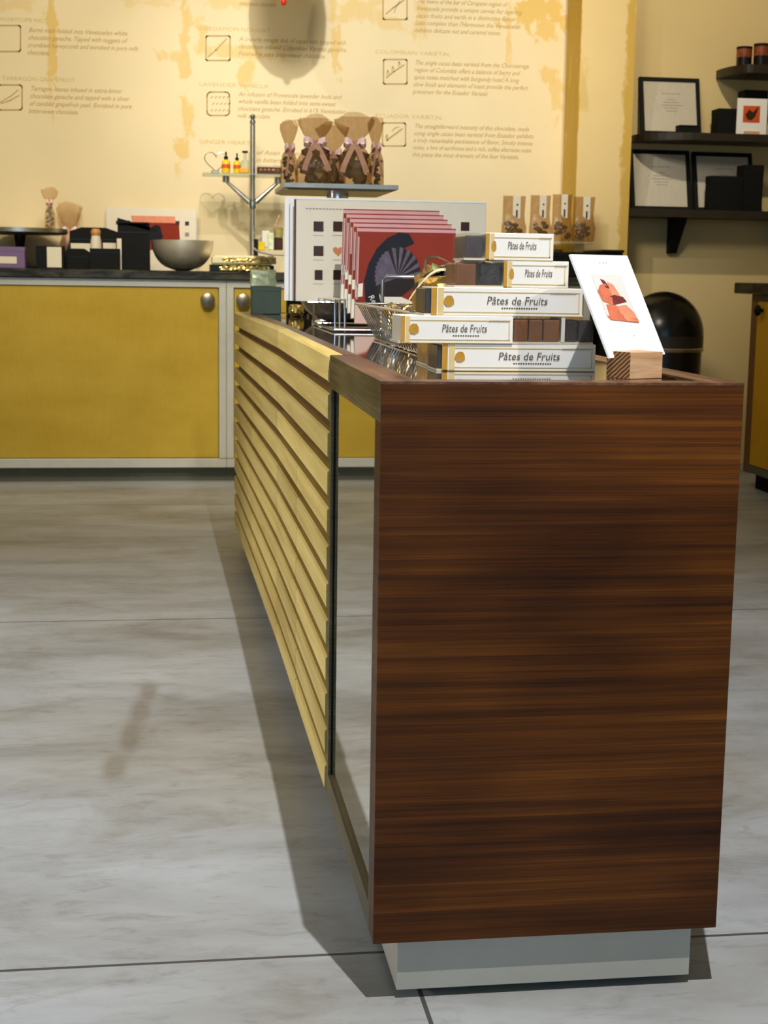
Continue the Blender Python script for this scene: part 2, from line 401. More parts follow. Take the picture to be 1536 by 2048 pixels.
def wall_mat(name, masks, base=C(232, 216, 176), stain=C(218, 182, 88), amp=4.6):
    m, t = mat(name, rough=0.6, spec=0.25)
    tc = t.add('ShaderNodeTexCoord'); sx = t.add('ShaderNodeSeparateXYZ'); t.link(tc.outputs['Object'], sx.inputs[0])
    X, Z = sx.outputs[0], sx.outputs[2]
    nz = t.noise((7, 7, 5), 2.0, 6, 0.62, 0.6); n0 = t.noise((1, 1, 1), 1.6, 4, 0.5)
    col = t.ramp(n0, [(0.35, tuple(v*0.93 for v in base[:3])+(1,)), (0.65, base)])
    total = None
    for (xc, zc, hw, hh, st) in masks:
        a = t.math('DIVIDE', t.math('ABSOLUTE', t.math('SUBTRACT', X, xc)), hw)
        b = t.math('DIVIDE', t.math('ABSOLUTE', t.math('SUBTRACT', Z, zc)), hh)
        q = t.math('MAXIMUM', a, b)
        q = t.math('MULTIPLY_ADD', nz, amp, t.math('SUBTRACT', 1.0-amp*0.5, q))      # ragged edge
        k = t.math('MULTIPLY', t.math('SMOOTH_MIN', t.math('MAXIMUM', t.math('MULTIPLY', q, 2.2), 0.0), 1.0, 0.3), st, clamp=True)
        total = k if total is None else t.math('MAXIMUM', total, k)
    if total is not None: col = t.mix(total, col, stain)
    t.link(col, t.bsdf.inputs['Base Color']); t.bump(n0, 0.05, 0.01); return m
def wmask(px, py, hw, hh, st, Y=5.55):
    p = P(px, py, Y); k = (Y-CAM_P.y)/FPX
    return (p.x, p.z, hw*k, hh*k, st)
M_wall = wall_mat('stained_plaster', [
    wmask(104, 60, 8, 90, .75), wmask(100, 170, 5, 60, .4), wmask(372, 60, 12, 110, .6), wmask(345, 110, 34, 10, .5), wmask(376, 235, 13, 38, .6),
    wmask(362, 298, 18, 20, .65), wmask(356, 340, 8, 24, .5), wmask(404, 75, 12, 45, .55), wmask(470, 104, 100, 14, .5), wmask(492, 150, 16, 26, .6),
    wmask(690, 20, 40, 26, .5), wmask(672, 95, 10, 60, .6), wmask(735, 20, 30, 24, .45), wmask(785, 45, 22, 12, .4), wmask(842, 35, 12, 40, .4),
    wmask(1018, 60, 7, 75, .55), wmask(1080, 22, 60, 32, .8), wmask(1095, 60, 22, 24, .7), wmask(1095, 152, 26, 16, .6), wmask(1112, 190, 14, 40, .5),
    wmask(465, 5, 60, 12, .4), wmask(300, 6, 60, 8, .35), wmask(20, 10, 60, 14, .35)])
M_wallr = wall_mat('plain_plaster', [], base=C(222, 200, 146))
cc = P(1157, 200, 5.30); cd = P(1257, 200, 5.30)
M_column = wall_mat('column_plaster', [(cd.x+.004, 1.8, 0.034, 3.0, 0.85), (cc.x-.002, 1.8, 0.007, 3.0, 1.0), (cc.x+.02, 1.83, .03, .12, .4)], base=C(228, 204, 148), stain=C(196, 160, 64), amp=2.6)
M_ceil = mat('ceiling_paint', C(220, 214, 200), 0.8, var=0.03)[0]

# ------------------------------------------------------------------ the setting
struct(MB().box(-3.6, 3.0, -5.0, 5.7, -0.12, 0.0).build('floor', M_floor))
struct(MB().box(-3.6, 3.0, -5.0, 5.7, 3.6, 3.72).build('ceiling', M_ceil))
XC0, XC1, YC = P(1157, 200, 5.30).x, P(1266, 200, 5.30).x, 5.30
wall_back = struct(MB().box(-3.6, XC0+0.02, 5.55, 5.67, 0, 3.6).build('wall_back', M_wall))
struct(MB().box(XC1-0.02, 3.0, 5.55, 5.67, 0, 3.6).build('wall_alcove', M_wallr))
struct(MB().box(XC0, XC1, YC, 5.67, 0, 3.6).build('column', M_column))
struct(MB().box(3.0, 3.12, -5.0, 5.7, 0, 3.6).build('wall_right', M_wallr))
struct(MB().box(-3.72, -3.6, -5.0, 5.7, 0, 3.6).build('wall_left', M_wallr))
fr = MB(); fr.box(-3.6, -2.8, -5.1, -5.0, 0, 3.6); fr.box(1.6, 3.0, -5.1, -5.0, 0, 3.6); fr.box(-2.8, 1.6, -5.1, -5.0, 0, 0.5); fr.box(-2.8, 1.6, -5.1, -5.0, 2.9, 3.6)
struct(fr.build('wall_front', M_wallr))

# lettering painted on the back wall
def wall_pt(px, py): return P(px, py, 5.55)
def wall_lines(lines, size, m, shear=0.35, lift=0.0008):
    mb = MB()
    for (x0, y0, x1, y1, body) in lines:
        a = wall_pt(x0, y0); b = wall_pt(x1, y1); wdt = b.x-a.x
        vs, fs = text_mesh(body, size, shear, wdt)
        mb.raw(vs, fs, Matrix.Translation((a.x, 5.55-lift, a.z)) @ Matrix.Rotation(PI/2, 4, 'X'))
    return mb
SL = 0.022
def para(x, y, rows, dy):
    out = []
    for i, (x1, body) in enumerate(rows):
        yy = y+i*dy; out.append((x-i*1.0, yy, x1, yy+(x1-x)*SL*0.8, body))
    return out
pars = []
pars += para(57, 64, [(254, 'Burnt malt folded into Venezuelan white'), (254, 'chocolate ganache. Tipped with nuggets of'), (276, 'crumbled honeycomb and enrobed in pure milk'), (98, 'chocolate.')], 15)
pars += para(60, 181, [(242, 'Tarragon leaves infused in extra-bitter'), (258, 'chocolate ganache and tipped with a sliver'), (262, 'of candied grapefruit peel. Enrobed in pure'), (156, 'bittersweet chocolate.')], 15)
pars += para(478, 11, [(552, 'bittersweet chocolate.')], 15)
pars += para(478, 82, [(692, 'A crunchy nougat disk of cacao nibs topped with'), (692, 'cardamom infused Colombian Varietal ganache.'), (650, 'Finished in pure bittersweet chocolate.')], 14.5)
pars += para(477, 192, [(684, 'An infusion of Provencale lavender buds and'), (670, 'whole vanilla bean folded into semi-sweet'), (690, 'chocolate ganache. Enrobed in 61% Venezuelan'), (540, 'milk chocolate.')], 14.5)
pars += para(512, 309, [(640, 'of Asian ginger folded'), (650, 'in bittersweet chocolate')], 15)
pars += para(833, 6, [(1014, 'The beans of the bar of Carupano region of'), (1042, 'Venezuela provide a unique canvas for layering'), (1030, 'cacao fruits and earth in a distinctive flavor.'), (1040, 'Less complex than l\'Harmonie the Venezuelan'), (1000, 'exhibits delicate nut and caramel tones.')], 14.5)
pars += para(829, 129, [(1055, 'The single cacao bean varietal from the Choroterega'), (1040, 'region of Colombia offers a balance of berry and'), (1038, 'spice notes matched with burgundy hues. A long'), (1056, 'slow finish and elements of toast provide the perfect'), (976, 'precursor for the Ecuador Varietal.')], 14.5)
pars += para(828, 256, [(1056, 'The straightforward intensity of this chocolate, made'), (1066, 'using single cacao bean varietal from Ecuador exhibits'), (1064, 'a truly remarkable persistence of flavor. Smoky intense'), (1062, 'notes, a hint of earthiness and a rich, coffee aftertaste make'), (1036, 'this piece the most dramatic of the four Varietals.')], 14.2)
wall_lines(pars, 0.030, M_wallink).build('painted_paragraphs', M_wallink, wall_back)['label'] = 'tan italic lettering painted on the wall'
heads = [(0, 42, 92, 43, 'HONEYCOMB MALT'), (4, 160, 150, 162, 'TARRAGON GRAPEFRUIT'), (398, 60, 540, 62, 'CARDAMOM NOUGAT'), (398, 172, 536, 174, 'LAVENDER VANILLA'), (398, 287, 500, 289, 'GINGER HEART'), (750, 107, 900, 110, 'COLOMBIAN VARIETAL'), (750, 235, 884, 238, 'ECUADOR VARIETAL')]
wall_lines(heads, 0.026, M_wallhead, 0.0).build('painted_headings', M_wallhead, wall_back)['label'] = 'pale yellow capitals painted on the wall'
def ribbon2d(mb, pts, wpx=2.2, closed=False):
    q = [wall_pt(*p) for p in pts]
    q = [Vector((a.x, 5.5493, a.z)) for a in q]
    k = (5.55-CAM_P.y)/FPX
    if closed: q = q+[q[0]]
    for a, b in zip(q[:-1], q[1:]):
        d = (b-a); n = Vector((-d.z, 0, d.x)).normalized()*wpx*k/2; e = d.normalized()*wpx*k*0.4
        mb.raw([a-n-e, b-n+e, b+n+e, a+n-e], [(0, 1, 2, 3)])
def rsq(x0, y0, x1, y1, r):
    out = []
    for (cx, cy, a0) in ((x1-r, y0+r, -90), (x1-r, y1-r, 0), (x0+r, y1-r, 90), (x0+r, y0+r, 180)):
        for k in range(4):
            a = math.radians(a0+30*k); out.append((cx+r*math.cos(a), cy+r*math.sin(a)))
    return out
ic = MB()
for sq in ((-6, 51, 41, 103, 4), (-4, 170, 44, 220, 5), (412, 72, 460, 121, 3), (414, 184, 459, 231, 8), (766, -8, 814, 39, 3), (767, 119, 814, 168, 3), (765, 246, 811, 292, 3)):
    ribbon2d(ic, rsq(*sq), 2.6, True)
ribbon2d(ic, [(416, 114), (432, 100), (453, 78)], 2.2)
ribbon2d(ic, [(0, 205), (22, 192), (36, 180)], 1.6); ribbon2d(ic, [(2, 207), (20, 201), (38, 191)], 1.8)
for i in range(5):
    for k in range(3): ribbon2d(ic, [(422+i*8+(k % 2)*3, 196+k*13), (425+i*8+(k % 2)*3, 193+k*13)], 1.8)
ribbon2d(ic, [(772, 28), (786, 16), (808, 0)], 2.4); ribbon2d(ic, [(788, 26), (792, 14), (800, 2)], 1.6)
ribbon2d(ic, [(773, 155), (788, 143), (808, 130)], 2.6)
for i, (x, y) in enumerate(((774, 150), (784, 142), (797, 133))): ribbon2d(ic, [(x, y), (x+1, y-9), (x+4, y-4)], 1.8)
ribbon2d(ic, [(773, 281), (804, 258)], 2.8); ribbon2d(ic, [(771, 276), (774, 270), (775, 282)], 2); ribbon2d(ic, [(784, 262), (790, 256), (798, 254)], 1.6)
ic.build('painted_icons', M_wallink, wall_back)['label'] = 'row of outlined chocolate icons painted on the wall'

# ------------------------------------------------------------------ island counter
W, L, H, ZB = 0.457, 3.32, 0.80, 0.082
def slat_x(y):
    pts = [(0.0, 0.0), (0.58, -0.003), (1.61, -0.010), (3.29, -0.035), (4, -0.05)]
    for (a, xa), (b, xb) in zip(pts[:-1], pts[1:]):
        if y <= b: return xa+(xb-xa)*(y-a)/(b-a)
    return pts[-1][1]
def hump(y, z):
    t = max(0.0, 1-abs(y-1.61)/1.3); return 0.005*t*max(0.0, (z-0.2)/0.6)
isl = thing('island_counter', 'long walnut island counter with pale slatted side on a grey plinth', 'counter', (0, 0, 0))
MB().box(0, W, 0, 0.0415, ZB, H-0.003, 0.0006).build('end_panel', M_walnut, isl)
# walnut rim of the top following the slat line
rim = MB(); ys = [0.042, 0.3, 0.576, 0.577, 1.0, 1.4, 1.8, 2.2, 2.7, L]
vs = []; fs = []
for y in ys:
    xo = 0.0 if y < 0.5765 else slat_x(y)+0.026-0.010*min(1, max(0, (y-0.58)/1.2))
    vs += [(xo, y, H-0.035), (xo, y, H+hump(y, H)), (0.046, y, H), (0.046, y, H-0.035)]
for i in range(len(ys)-1):
    for k in range(4): fs.append((i*4+k, i*4+(k+1) % 4, i*4+4+(k+1) % 4, i*4+4+k))
fs += [(3, 2, 1, 0), tuple((len(ys)-1)*4+k for k in range(4))]
rim.raw(vs, fs)
rim.box(0, W, 0, 0.042, H-0.003, H); rim.box(W-0.046, W, 0.042, L, H-0.035, H); rim.box(0.046, W-0.046, L-0.04, L, H-0.035, H)
rim.build('top_rim', M_walnut_y, isl)
MB().box(0.046, W-0.046, 0.042, L-0.04, H-0.03, H-0.0012).build('glass_inset', M_gtop, isl)
ZT = H-0.0010
fr = MB(); fr.box(-0.0007, 0.0, 0.0005, 0.5765, 0.750, H-0.0006); fr.box(0.0, 0.03, 0.042, 0.5765, 0.750, H-0.036); fr.box(0.0, 0.030, 0.042, 0.5765, ZB, 0.118); fr.box(0.0, 0.006, 0.042, 0.050, 0.118, 0.75); fr.box(0.0, 0.0042, 0.556, 0.5765, 0.118, 0.75)
fr.build('niche_frame', M_walnut_side, isl)
MB().box(0.006, 0.02, 0.050, 0.5765, 0.118, 0.75).build('mirror_panel', M_mirror, isl)
MB().box(0.0043, 0.0059, 0.555, 0.5765, 0.118, 0.75).build('shadow_gap_strip', M_black, isl)
body = MB(); body.box(0.036, W, 0.30, L-0.01, ZB, H-0.036); body.box(0.05, W, 0.042, 0.32, ZB, H-0.036)
body.build('carcass', M_back, isl)
bk = MB(); vs = []; fs = []
for y in (0.572, 1.2, 1.8, 2.5, L-0.02):
    x = slat_x(y)+0.017; vs += [(x, y, ZB), (x, y, H-0.04), (0.036, y, H-0.04), (0.036, y, ZB)]
for i in range(4):
    for k in range(4): fs.append((i*4+k, i*4+(k+1) % 4, i*4+4+(k+1) % 4, i*4+4+k))
fs += [(3, 2, 1, 0), (16, 17, 18, 19)]
bk.raw(vs, fs).build('slat_backing', M_back, isl)
def slat(y0, y1, z0, z1):
    n = 5; vs = []; fs = []; c = 0.0035
    for i in range(n):
        y = y0+(y1-y0)*i/(n-1); x = slat_x(y); hz0, hz1 = hump(y, z0), hump(y, z1)
        vs += [(x+0.019, y, z0+hz0), (x+c, y, z0+hz0), (x, y, z0+c+hz0), (x, y, z1-c+hz1), (x+c, y, z1+hz1), (x+0.024, y, z1+hz1)]
    for i in range(n-1):
        for k in range(6): fs.append((i*6+k, i*6+(k+1) % 6, i*6+6+(k+1) % 6, i*6+6+k))
    fs += [(5, 4, 3, 2, 1, 0), tuple((n-1)*6+k for k in range(6))]
    return MB().raw(vs, fs)
for r in range(12):
    z1 = H-0.0612*r; z0 = z1-0.0437
    cuts = [0.578, 1.61, 3.28]
    if r >= 4: cuts = [0.578, 1.12, 1.61, 3.28]
    if r >= 5: cuts = [0.578, 1.12, 1.61, 2.45, 3.28]
    for a, b in zip(cuts[:-1], cuts[1:]):
        slat(a+0.001+random.uniform(0, .003), b-0.0015, z0, z1).build('slat', M_oak, isl)
pl = MB(); pl.box(0.033, 0.427, 0.011, L-0.1, 0.012, ZB, 0.0008)
pl.build('plinth', M_plinth, isl)
pr_ = MB(); pr_.box(0.0325, 0.0335, 0.013, 0.016, 0.012, ZB)
MB().box(0.06, 0.40, 0.035, L-0.15, 0, 0.012).build('levelling_foot', M_black, isl)

# ------------------------------------------------------------------ confection boxes stacked on the counter
def candy_box(loc, rz, w_, d, h, sl, pieces, label, small=False, lid_end=None):
    """box of jellies: clear lid box with a printed sleeve over the stretch sl = (u0, u1) of its width"""
    t = thing('candy_box', label, 'box', loc, rz, 'stack of fruit jelly boxes')
    MB().box(0.0008, w_-0.0008, 0.001, d-0.001, 0.0, 0.003).build('tray', M_cream, t)
    lid = MB().box(0, w_, 0.0006, d-0.0006, 0.0005, h-0.0006, 0.0008)
    u0, u1 = sl
    s = MB().box(u0, u1, 0, d, 0.0, h, 0.0008).build('sleeve', M_sleeve, t)
    lid.build('clear_lid', M_clear, t)
    for (a, b, m) in pieces:
        MB().box(a, b, 0.003, d-0.004, 0.0032, h-0.004, 0.002, 2).build('jelly_piece', m, t)
    W_ = u1-u0; fY = -0.0003
    RX = Matrix.Rotation(PI/2, 4, 'X')
    def face(poly, m, name, lift=0.0): return MB().prism(poly, 0, 0.0002, Matrix.Translation((u0, fY-lift, 0)) @ RX).build(name, m, s)
    g = W_*0.045 if not small else W_*0.07
    # border and end band
    b = MB(); T = Matrix.Translation((u0, fY, 0)) @ RX
    def rc(x0, x1, z0, z1): b.prism([(x0, z0), (x1, z0), (x1, z1), (x0, z1)], 0, 0.0002, T)
    rc(0, g*.8, 0.0006, h-0.0006)
    b.build('gold_band', M_gold, s)
    b = MB(); e = 0.0011
    rc(g*1.0, g*1.8, 0.001, h-0.001)
    rc(g*1.8, W_-0.004, h-0.0065, h-0.0065+e); rc(g*1.8, W_-0.004, 0.0048, 0.0048+e); rc(W_-0.006, W_-0.0045, 0.0048, h-0.0055); rc(0.001, W_-0.001, 0.0006, 0.0016)
    b.build('pale_gold_border', M_goldpale, s)
    cx, cz, r = (W_*0.115 if not small else W_*0.12), h*0.52, h*0.20
    med = [(cx+r*(0.5 if small else 1)*math.cos(k*PI/4+.3)*(1.05 if k % 3 else .9), cz+r*1.05*math.sin(k*PI/4+.3)*(1.0 if k % 2 else .94)) for k in range(8)]
    face(med, M_gold, 'gold_medallion', 0.0002)
    vs, fs = text_mesh('P\u00e2tes de Fruits', h*0.40, 0.16, W_*(0.40 if not small else 0.42))
    MB().raw(vs, fs, Matrix.Translation((u0+W_*(0.36 if not small else 0.32), fY-0.0004, h*0.42)) @ RX).build('lettering', M_ink, s)
    sb = MB(); sg2 = MB(); x = W_*0.46
    while x < W_*0.70 and not small:
        sb.prism([(x, h*.27), (x+.0022, h*.27), (x+.0026, h*.31), (x+.0004, h*.31)], 0, 0.0002, T); x += 0.0034
    x = W_*0.78
    while x < W_*0.955:
        sg2.prism([(x, h*.78), (x+.0005, h*.78), (x+.0026, h*.86), (x+.0021, h*.86)], 0, 0.0002, T); x += 0.0022
    sg2.build('signature_marks', M_ink, s)
    if sb.v: sb.build('small_print', M_ink, s)
    if lid_end: MB().box(0.0015, u0-0.0006, 0.002, d-0.002, 0.003, h-0.002, 0.001).build('wrapped_end', lid_end, t)
    return t
YB = 0.222
def bx(px0, py1, px1, Y): a = P(px0, py1, Y); b = P(px1, py1, Y); return a.x, b.x
hB = 0.0372
x0, x1 = bx(872, 741, 1190, YB)
z = ZT
DB = 0.075
candy_box((x0, YB, z), 0.0, x1-x0, DB, hB, (0.008, x1-x0), [], 'white and gold candy box at the bottom of the stack, front row', lid_end=M_jdark)
t = candy_box((x0+0.004, YB+DB+0.012, z), 0.0, x1-x0-0.03, 0.11, hB-0.001, (0.020, x1-x0-0.03), [], 'candy box directly behind the bottom box of the stack', lid_end=M_goldfoil)
z += hB
x0, x1 = bx(795, 684, 1187, YB); Wd = x1-x0; xs = bx(1025, 684, 1025, YB)[0]-x0
u = Wd-xs
candy_box((x0, YB-0.002, z), 0.004, Wd, 0.08, hB, (0.004, xs), [(xs+.002, xs+u*.19, M_jbrown), (xs+u*.20, xs+u*.37, M_jbrown), (xs+u*.38, xs+u*.58, M_jbrown), (xs+u*.655, xs+u*.80, M_jdark), (xs+u*.82, xs+u*.985, M_jdark)], 'candy box second from the bottom with brown and dark jellies at its right end')
MB().box(xs+u*.595, xs+u*.64, 0.001, 0.07, 0.002, hB-0.001).build('divider', M_white, bpy.data.objects['candy_box.002'])
z += hB
x0, x1 = bx(848, 628, 1168, YB)
candy_box((x0, YB+0.002, z), -0.003, x1-x0, 0.08, hB*1.03, (0.010, x1-x0-0.002), [], 'long white candy box in the middle of the stack', lid_end=M_jdark)
z += hB*1.03
x0, x1 = bx(909, 572, 1138, YB); Wd = x1-x0; xs = bx(1008, 572, 1008, YB)[0]-x0
candy_box((x0, YB+0.004, z), 0.0, Wd, 0.08, hB*.985, (xs, Wd), [(0.002, xs*.45, M_jbrown), (xs*.53, xs-.003, M_jdark)], 'short candy box second from the top showing one brown and one black jelly', True)
z += hB*.985
x0, x1 = bx(928, 518, 1108, YB); Wd = x1-x0; xs = bx(972, 518, 972, YB)[0]-x0
candy_box((x0, YB+0.004, z), 0.0, Wd, 0.08, hB*.985, (xs, Wd), [(0.002, xs-.003, M_jplum)], 'short candy box on top of the stack with one dark jelly', True)

# sign in a wooden block
A = Vector((.332, .075, ZT)); ex = Vector((math.cos(.42), math.sin(.42), 0)); ey = Vector((-math.sin(.42), math.cos(.42), 0))
blk = thing('wooden_block', 'small pine block holding the white sign at the counter corner', 'sign holder', A, 0.42)
MB().box(0.0008, 0.056, 0, 0.0455, 0, 0.0345, 0.0006).build('block', M_pine, blk)
MB().box(0, 0.0007, 0.0003, 0.0452, 0.0003, 0.0342).build('end_grain_face', M_endgrain, blk)['label'] = 'striped end grain face'
S = [Vector(v) for v in ((.267, .144, .957), (.372, .234, .958), (.416, .186, .826), (.311, .095, .825))]
sg = thing('price_sign', 'white card sign with a fruit photo leaning in the pine block', 'sign', S[3])
MB().quad3(S[3], S[2], S[1], S[0], -0.0028).build('card', M_white, sg, world=True)
def onS(u, v): # u right, v down
    return (S[0]*(1-u)+S[1]*u)*(1-v)+(S[3]*(1-u)+S[2]*u)*v
nS = (S[1]-S[0]).cross(S[0]-S[3]).normalized()
def spoly(pts, m, name, k=1, par=None):
    mb = MB(); q = [onS(u, v)+nS*0.0004*k for u, v in pts]
    mb.raw(q, [tuple(range(len(q)))]); return mb.build(name, m, par or sg, world=True)
pic = spoly([(.22, .20), (.74, .20), (.74, .62), (.22, .62)], M_greypr, 'photo', 1)
for pts, m, nm in (([(.22, .36), (.30, .30), (.40, .29), (.46, .42), (.40, .50), (.24, .46)], M_fruit, 'printed_fruit'),
                   ([(.44, .27), (.53, .30), (.60, .45), (.52, .47), (.44, .40)], M_blush, 'printed_fruit'),
                   ([(.34, .24), (.41, .26), (.45, .34), (.38, .33)], M_berry, 'printed_fruit'),
                   ([(.36, .42), (.48, .40), (.62, .42), (.66, .47), (.40, .50)], M_berry, 'printed_fruit'),
                   ([(.28, .49), (.44, .50), (.52, .60), (.44, .64), (.26, .62)], M_fruit, 'printed_fruit'),
                   ([(.46, .51), (.62, .50), (.72, .58), (.74, .66), (.54, .66), (.48, .60)], M_blush, 'printed_fruit'),
                   ([(.22, .60), (.30, .61), (.74, .64), (.74, .68), (.44, .655), (.26, .64)], M_fruit, 'printed_fruit')):
    spoly(pts, m, nm, 2)
for (u0, v) in ((.44, .075), (.50, .078), (.55, .074), (.55, .80)):
    spoly([(u0, v), (u0+.022, v), (u0+.022, v+.006), (u0, v+.006)], M_inkgrey, 'small_print', 1)

# ------------------------------------------------------------------ wire basket with gold packets
bs = thing('wire_basket', 'oblong chrome wire basket of gold packets behind the candy boxes', 'basket', (0.24, 0.90, ZT))
def ringpts(x0, x1, y0, y1, z): return [(x0, y0, z), (x1, y0, z), (x1, y1, z), (x0, y1, z)]
BX0, BX1, BY0, BY1 = -0.085, 0.10, -0.33, 0.30
def bas(u, k):  # u along the perimeter by side, k = 0 bottom .. 1 rim
    e = 0.035*k; return BX0-e, BX1+e, BY0-e, BY1+e, 0.003+0.068*k
for k, r in ((0, .0018), (1, .0026)):
    x0, x1, y0, y1, z = bas(0, k)
    MB().tube(ringpts(x0, x1, y0, y1, z), r, 8, True).build('rim_wire' if k else 'base_wire', M_chrome, bs)
wi = MB()
def at_side(side, s, k):
    x0, x1, y0, y1, z = bas(0, k)
    return {0: (x0, y0+(y1-y0)*s, z), 1: (x1, y0+(y1-y0)*s, z), 2: (x0+(x1-x0)*s, y0, z), 3: (x0+(x1-x0)*s, y1, z)}[side]
for side, n in ((0, 22), (1, 22), (2, 8), (3, 8)):
    for i in range(1, n): wi.cyl(at_side(side, i/n, 0), at_side(side, i/n, 1), 0.0013, 6)
for i in range(1, 8): wi.cyl(at_side(2, i/8, 0), at_side(3, i/8, 0), 0.0013, 6)
wi.build('side_wires', M_chrome, bs)
def crumple(mb, c, sx, sy, sz, n=7, jit=0.18):
    b = bmesh.new(); bmesh.ops.create_icosphere(b, subdivisions=3, radius=1)
    ph = [random.uniform(0, 6) for _ in range(6)]
    for v in b.verts:
        d = v.co.normalized(); q = [abs(d.x)**.5, abs(d.y)**.5, abs(d.z)**.5]
        k = 1+jit*(math.sin(d.x*n+ph[0]+2*math.sin(d.z*5+ph[1]))*math.cos(d.y*n+ph[2])+.5*math.sin(d.z*n*2+ph[3]))
        s_ = lambda t: math.copysign(abs(t)**.7, t)
        v.co = Vector((c[0]+s_(d.x)*sx*k, c[1]+s_(d.y)*sy*k, c[2]+s_(d.z)*sz*k))
    return mb.bm(b)
# packets: slim silver and gold sticks standing along the left side
for i in range(16):
    y = 0.90+BY0+0.03+i*0.036
    pk = MB(); xx = 0.155+random.uniform(0, .006)
    crumple(pk, (xx+0.022, y, 0.840), 0.016, 0.015, 0.032, 9, 0.10)
    o = pk.build('foil_packet', M_goldfoil if i % 3 == 1 else M_steel, None)
    tag(o, 'silver and gold foil packets standing along the left side of the wire basket', 'packet', 'foil packets along the basket side')
gb = thing('gold_bag', 'gold cellophane bag tied with cream ribbon in the wire basket', 'bag', (0.20, 0.78, ZT+0.004))
g = MB(); crumple(g, (0.02, 0.0, 0.065), 0.052, 0.07, 0.060, 8, 0.12); g.build('wrapper', M_goldfoil, gb, True)
path = [(-0.042+0.085*i/14-0.01, -0.05, 0.065+0.070*math.sin(PI*(.08+.62*i/14))) for i in range(15)]
MB().strip(path, (0.2, 1, 0.15), 0.03).build('ribbon', M_creamrib, gb)
gb2 = thing('gold_bag', 'gold bag with a black bow, topmost in the wire basket', 'bag', (0.255, 0.93, ZT+0.004))
g = MB(); crumple(g, (0.0, 0.0, 0.074), 0.062, 0.075, 0.070, 9, 0.12); g.build('wrapper', M_goldfoil, gb2, True)
bw = MB()
for sgn in (-1, 1):
    bw.strip([(sgn*0.05*math.sin(a)*1.1, -0.05, 0.142+0.016*math.sin(2*a)) for a in [PI*i/10 for i in range(11)]], (0, 1, 0.2), 0.02)
bw.strip([(-0.075, -0.045, 0.10), (-0.05, -0.05, 0.125), (-0.01, -0.05, 0.143), (0.04, -0.05, 0.15), (0.07, -0.04, 0.145)], (0, 1, .3), 0.022)
bw.build('black_ribbon', M_blackg, gb2)
MB().strip([(0.03, -0.05, 0.14), (0.045, -0.045, 0.165), (0.075, -0.04, 0.20)], (1, 0, 0), 0.004).build('pink_string', M_pinkrib, gb2)

# ------------------------------------------------------------------ red menu cards in a wire rack
rk = thing('wire_rack', 'chrome wire rack holding the red and white menus', 'rack', (0.27, 1.75, ZT))
rw = MB(); ox, oy = 0.27, 1.75
def wl(pts, r=0.0028): rw.tube([(x-ox, y-oy, z-ZT) for x, y, z in pts], r, 8)
wl([(0.12, 1.64, ZT+.004), (0.42, 1.64, ZT+.004)], .003); wl([(0.12, 1.62, ZT+.004), (0.42, 1.62, ZT+.004)], .003); wl([(0.12, 1.62, ZT+.004), (0.12, 2.10, ZT+.004)]); wl([(0.42, 1.62, ZT+.004), (0.42, 2.10, ZT+.004)]); wl([(0.12, 2.10, ZT+.004), (0.42, 2.10, ZT+.004)])
for x, y in ((0.128, 1.68), (0.143, 1.72), (0.16, 1.76)): wl([(x, y, ZT+.004), (x, y, ZT+.07), (x, 2.06, ZT+.07)], .0025)
wl([(0.40, 1.72, ZT+.004), (0.40, 1.72, ZT+.07), (0.40, 2.06, ZT+.07)], .0025)
wl([(0.10, 2.06, ZT+.058), (0.44, 2.06, ZT+.058)]); wl([(0.10, 2.12, ZT+.058), (0.44, 2.12, ZT+.058)]); wl([(0.12, 2.12, ZT+.004), (0.12, 2.12, ZT+.3)]); wl([(0.42, 2.12, ZT+.004), (0.42, 2.12, ZT+.3)])
rw.build('wire_frame', M_chrome, rk, True)
a, b = P(767, 553, 1.62), P(863, 555, 1.62)
lp = MB().tube([(a.x-.002-ox, -0.13, .006), (a.x-.002-ox, -0.13, a.z-ZT-.008), (a.x+.006-ox, -0.13, a.z-ZT), (b.x-.006-ox, -0.13, a.z-ZT), (b.x+.002-ox, -0.13, a.z-ZT-.008), (b.x+.002-ox, -0.13, .006)], 0.0044, 10)
lp.build('front_lip', M_chrome, rk, True)
a = P(722, 617, 1.40); b = P(770, 614, 1.40)
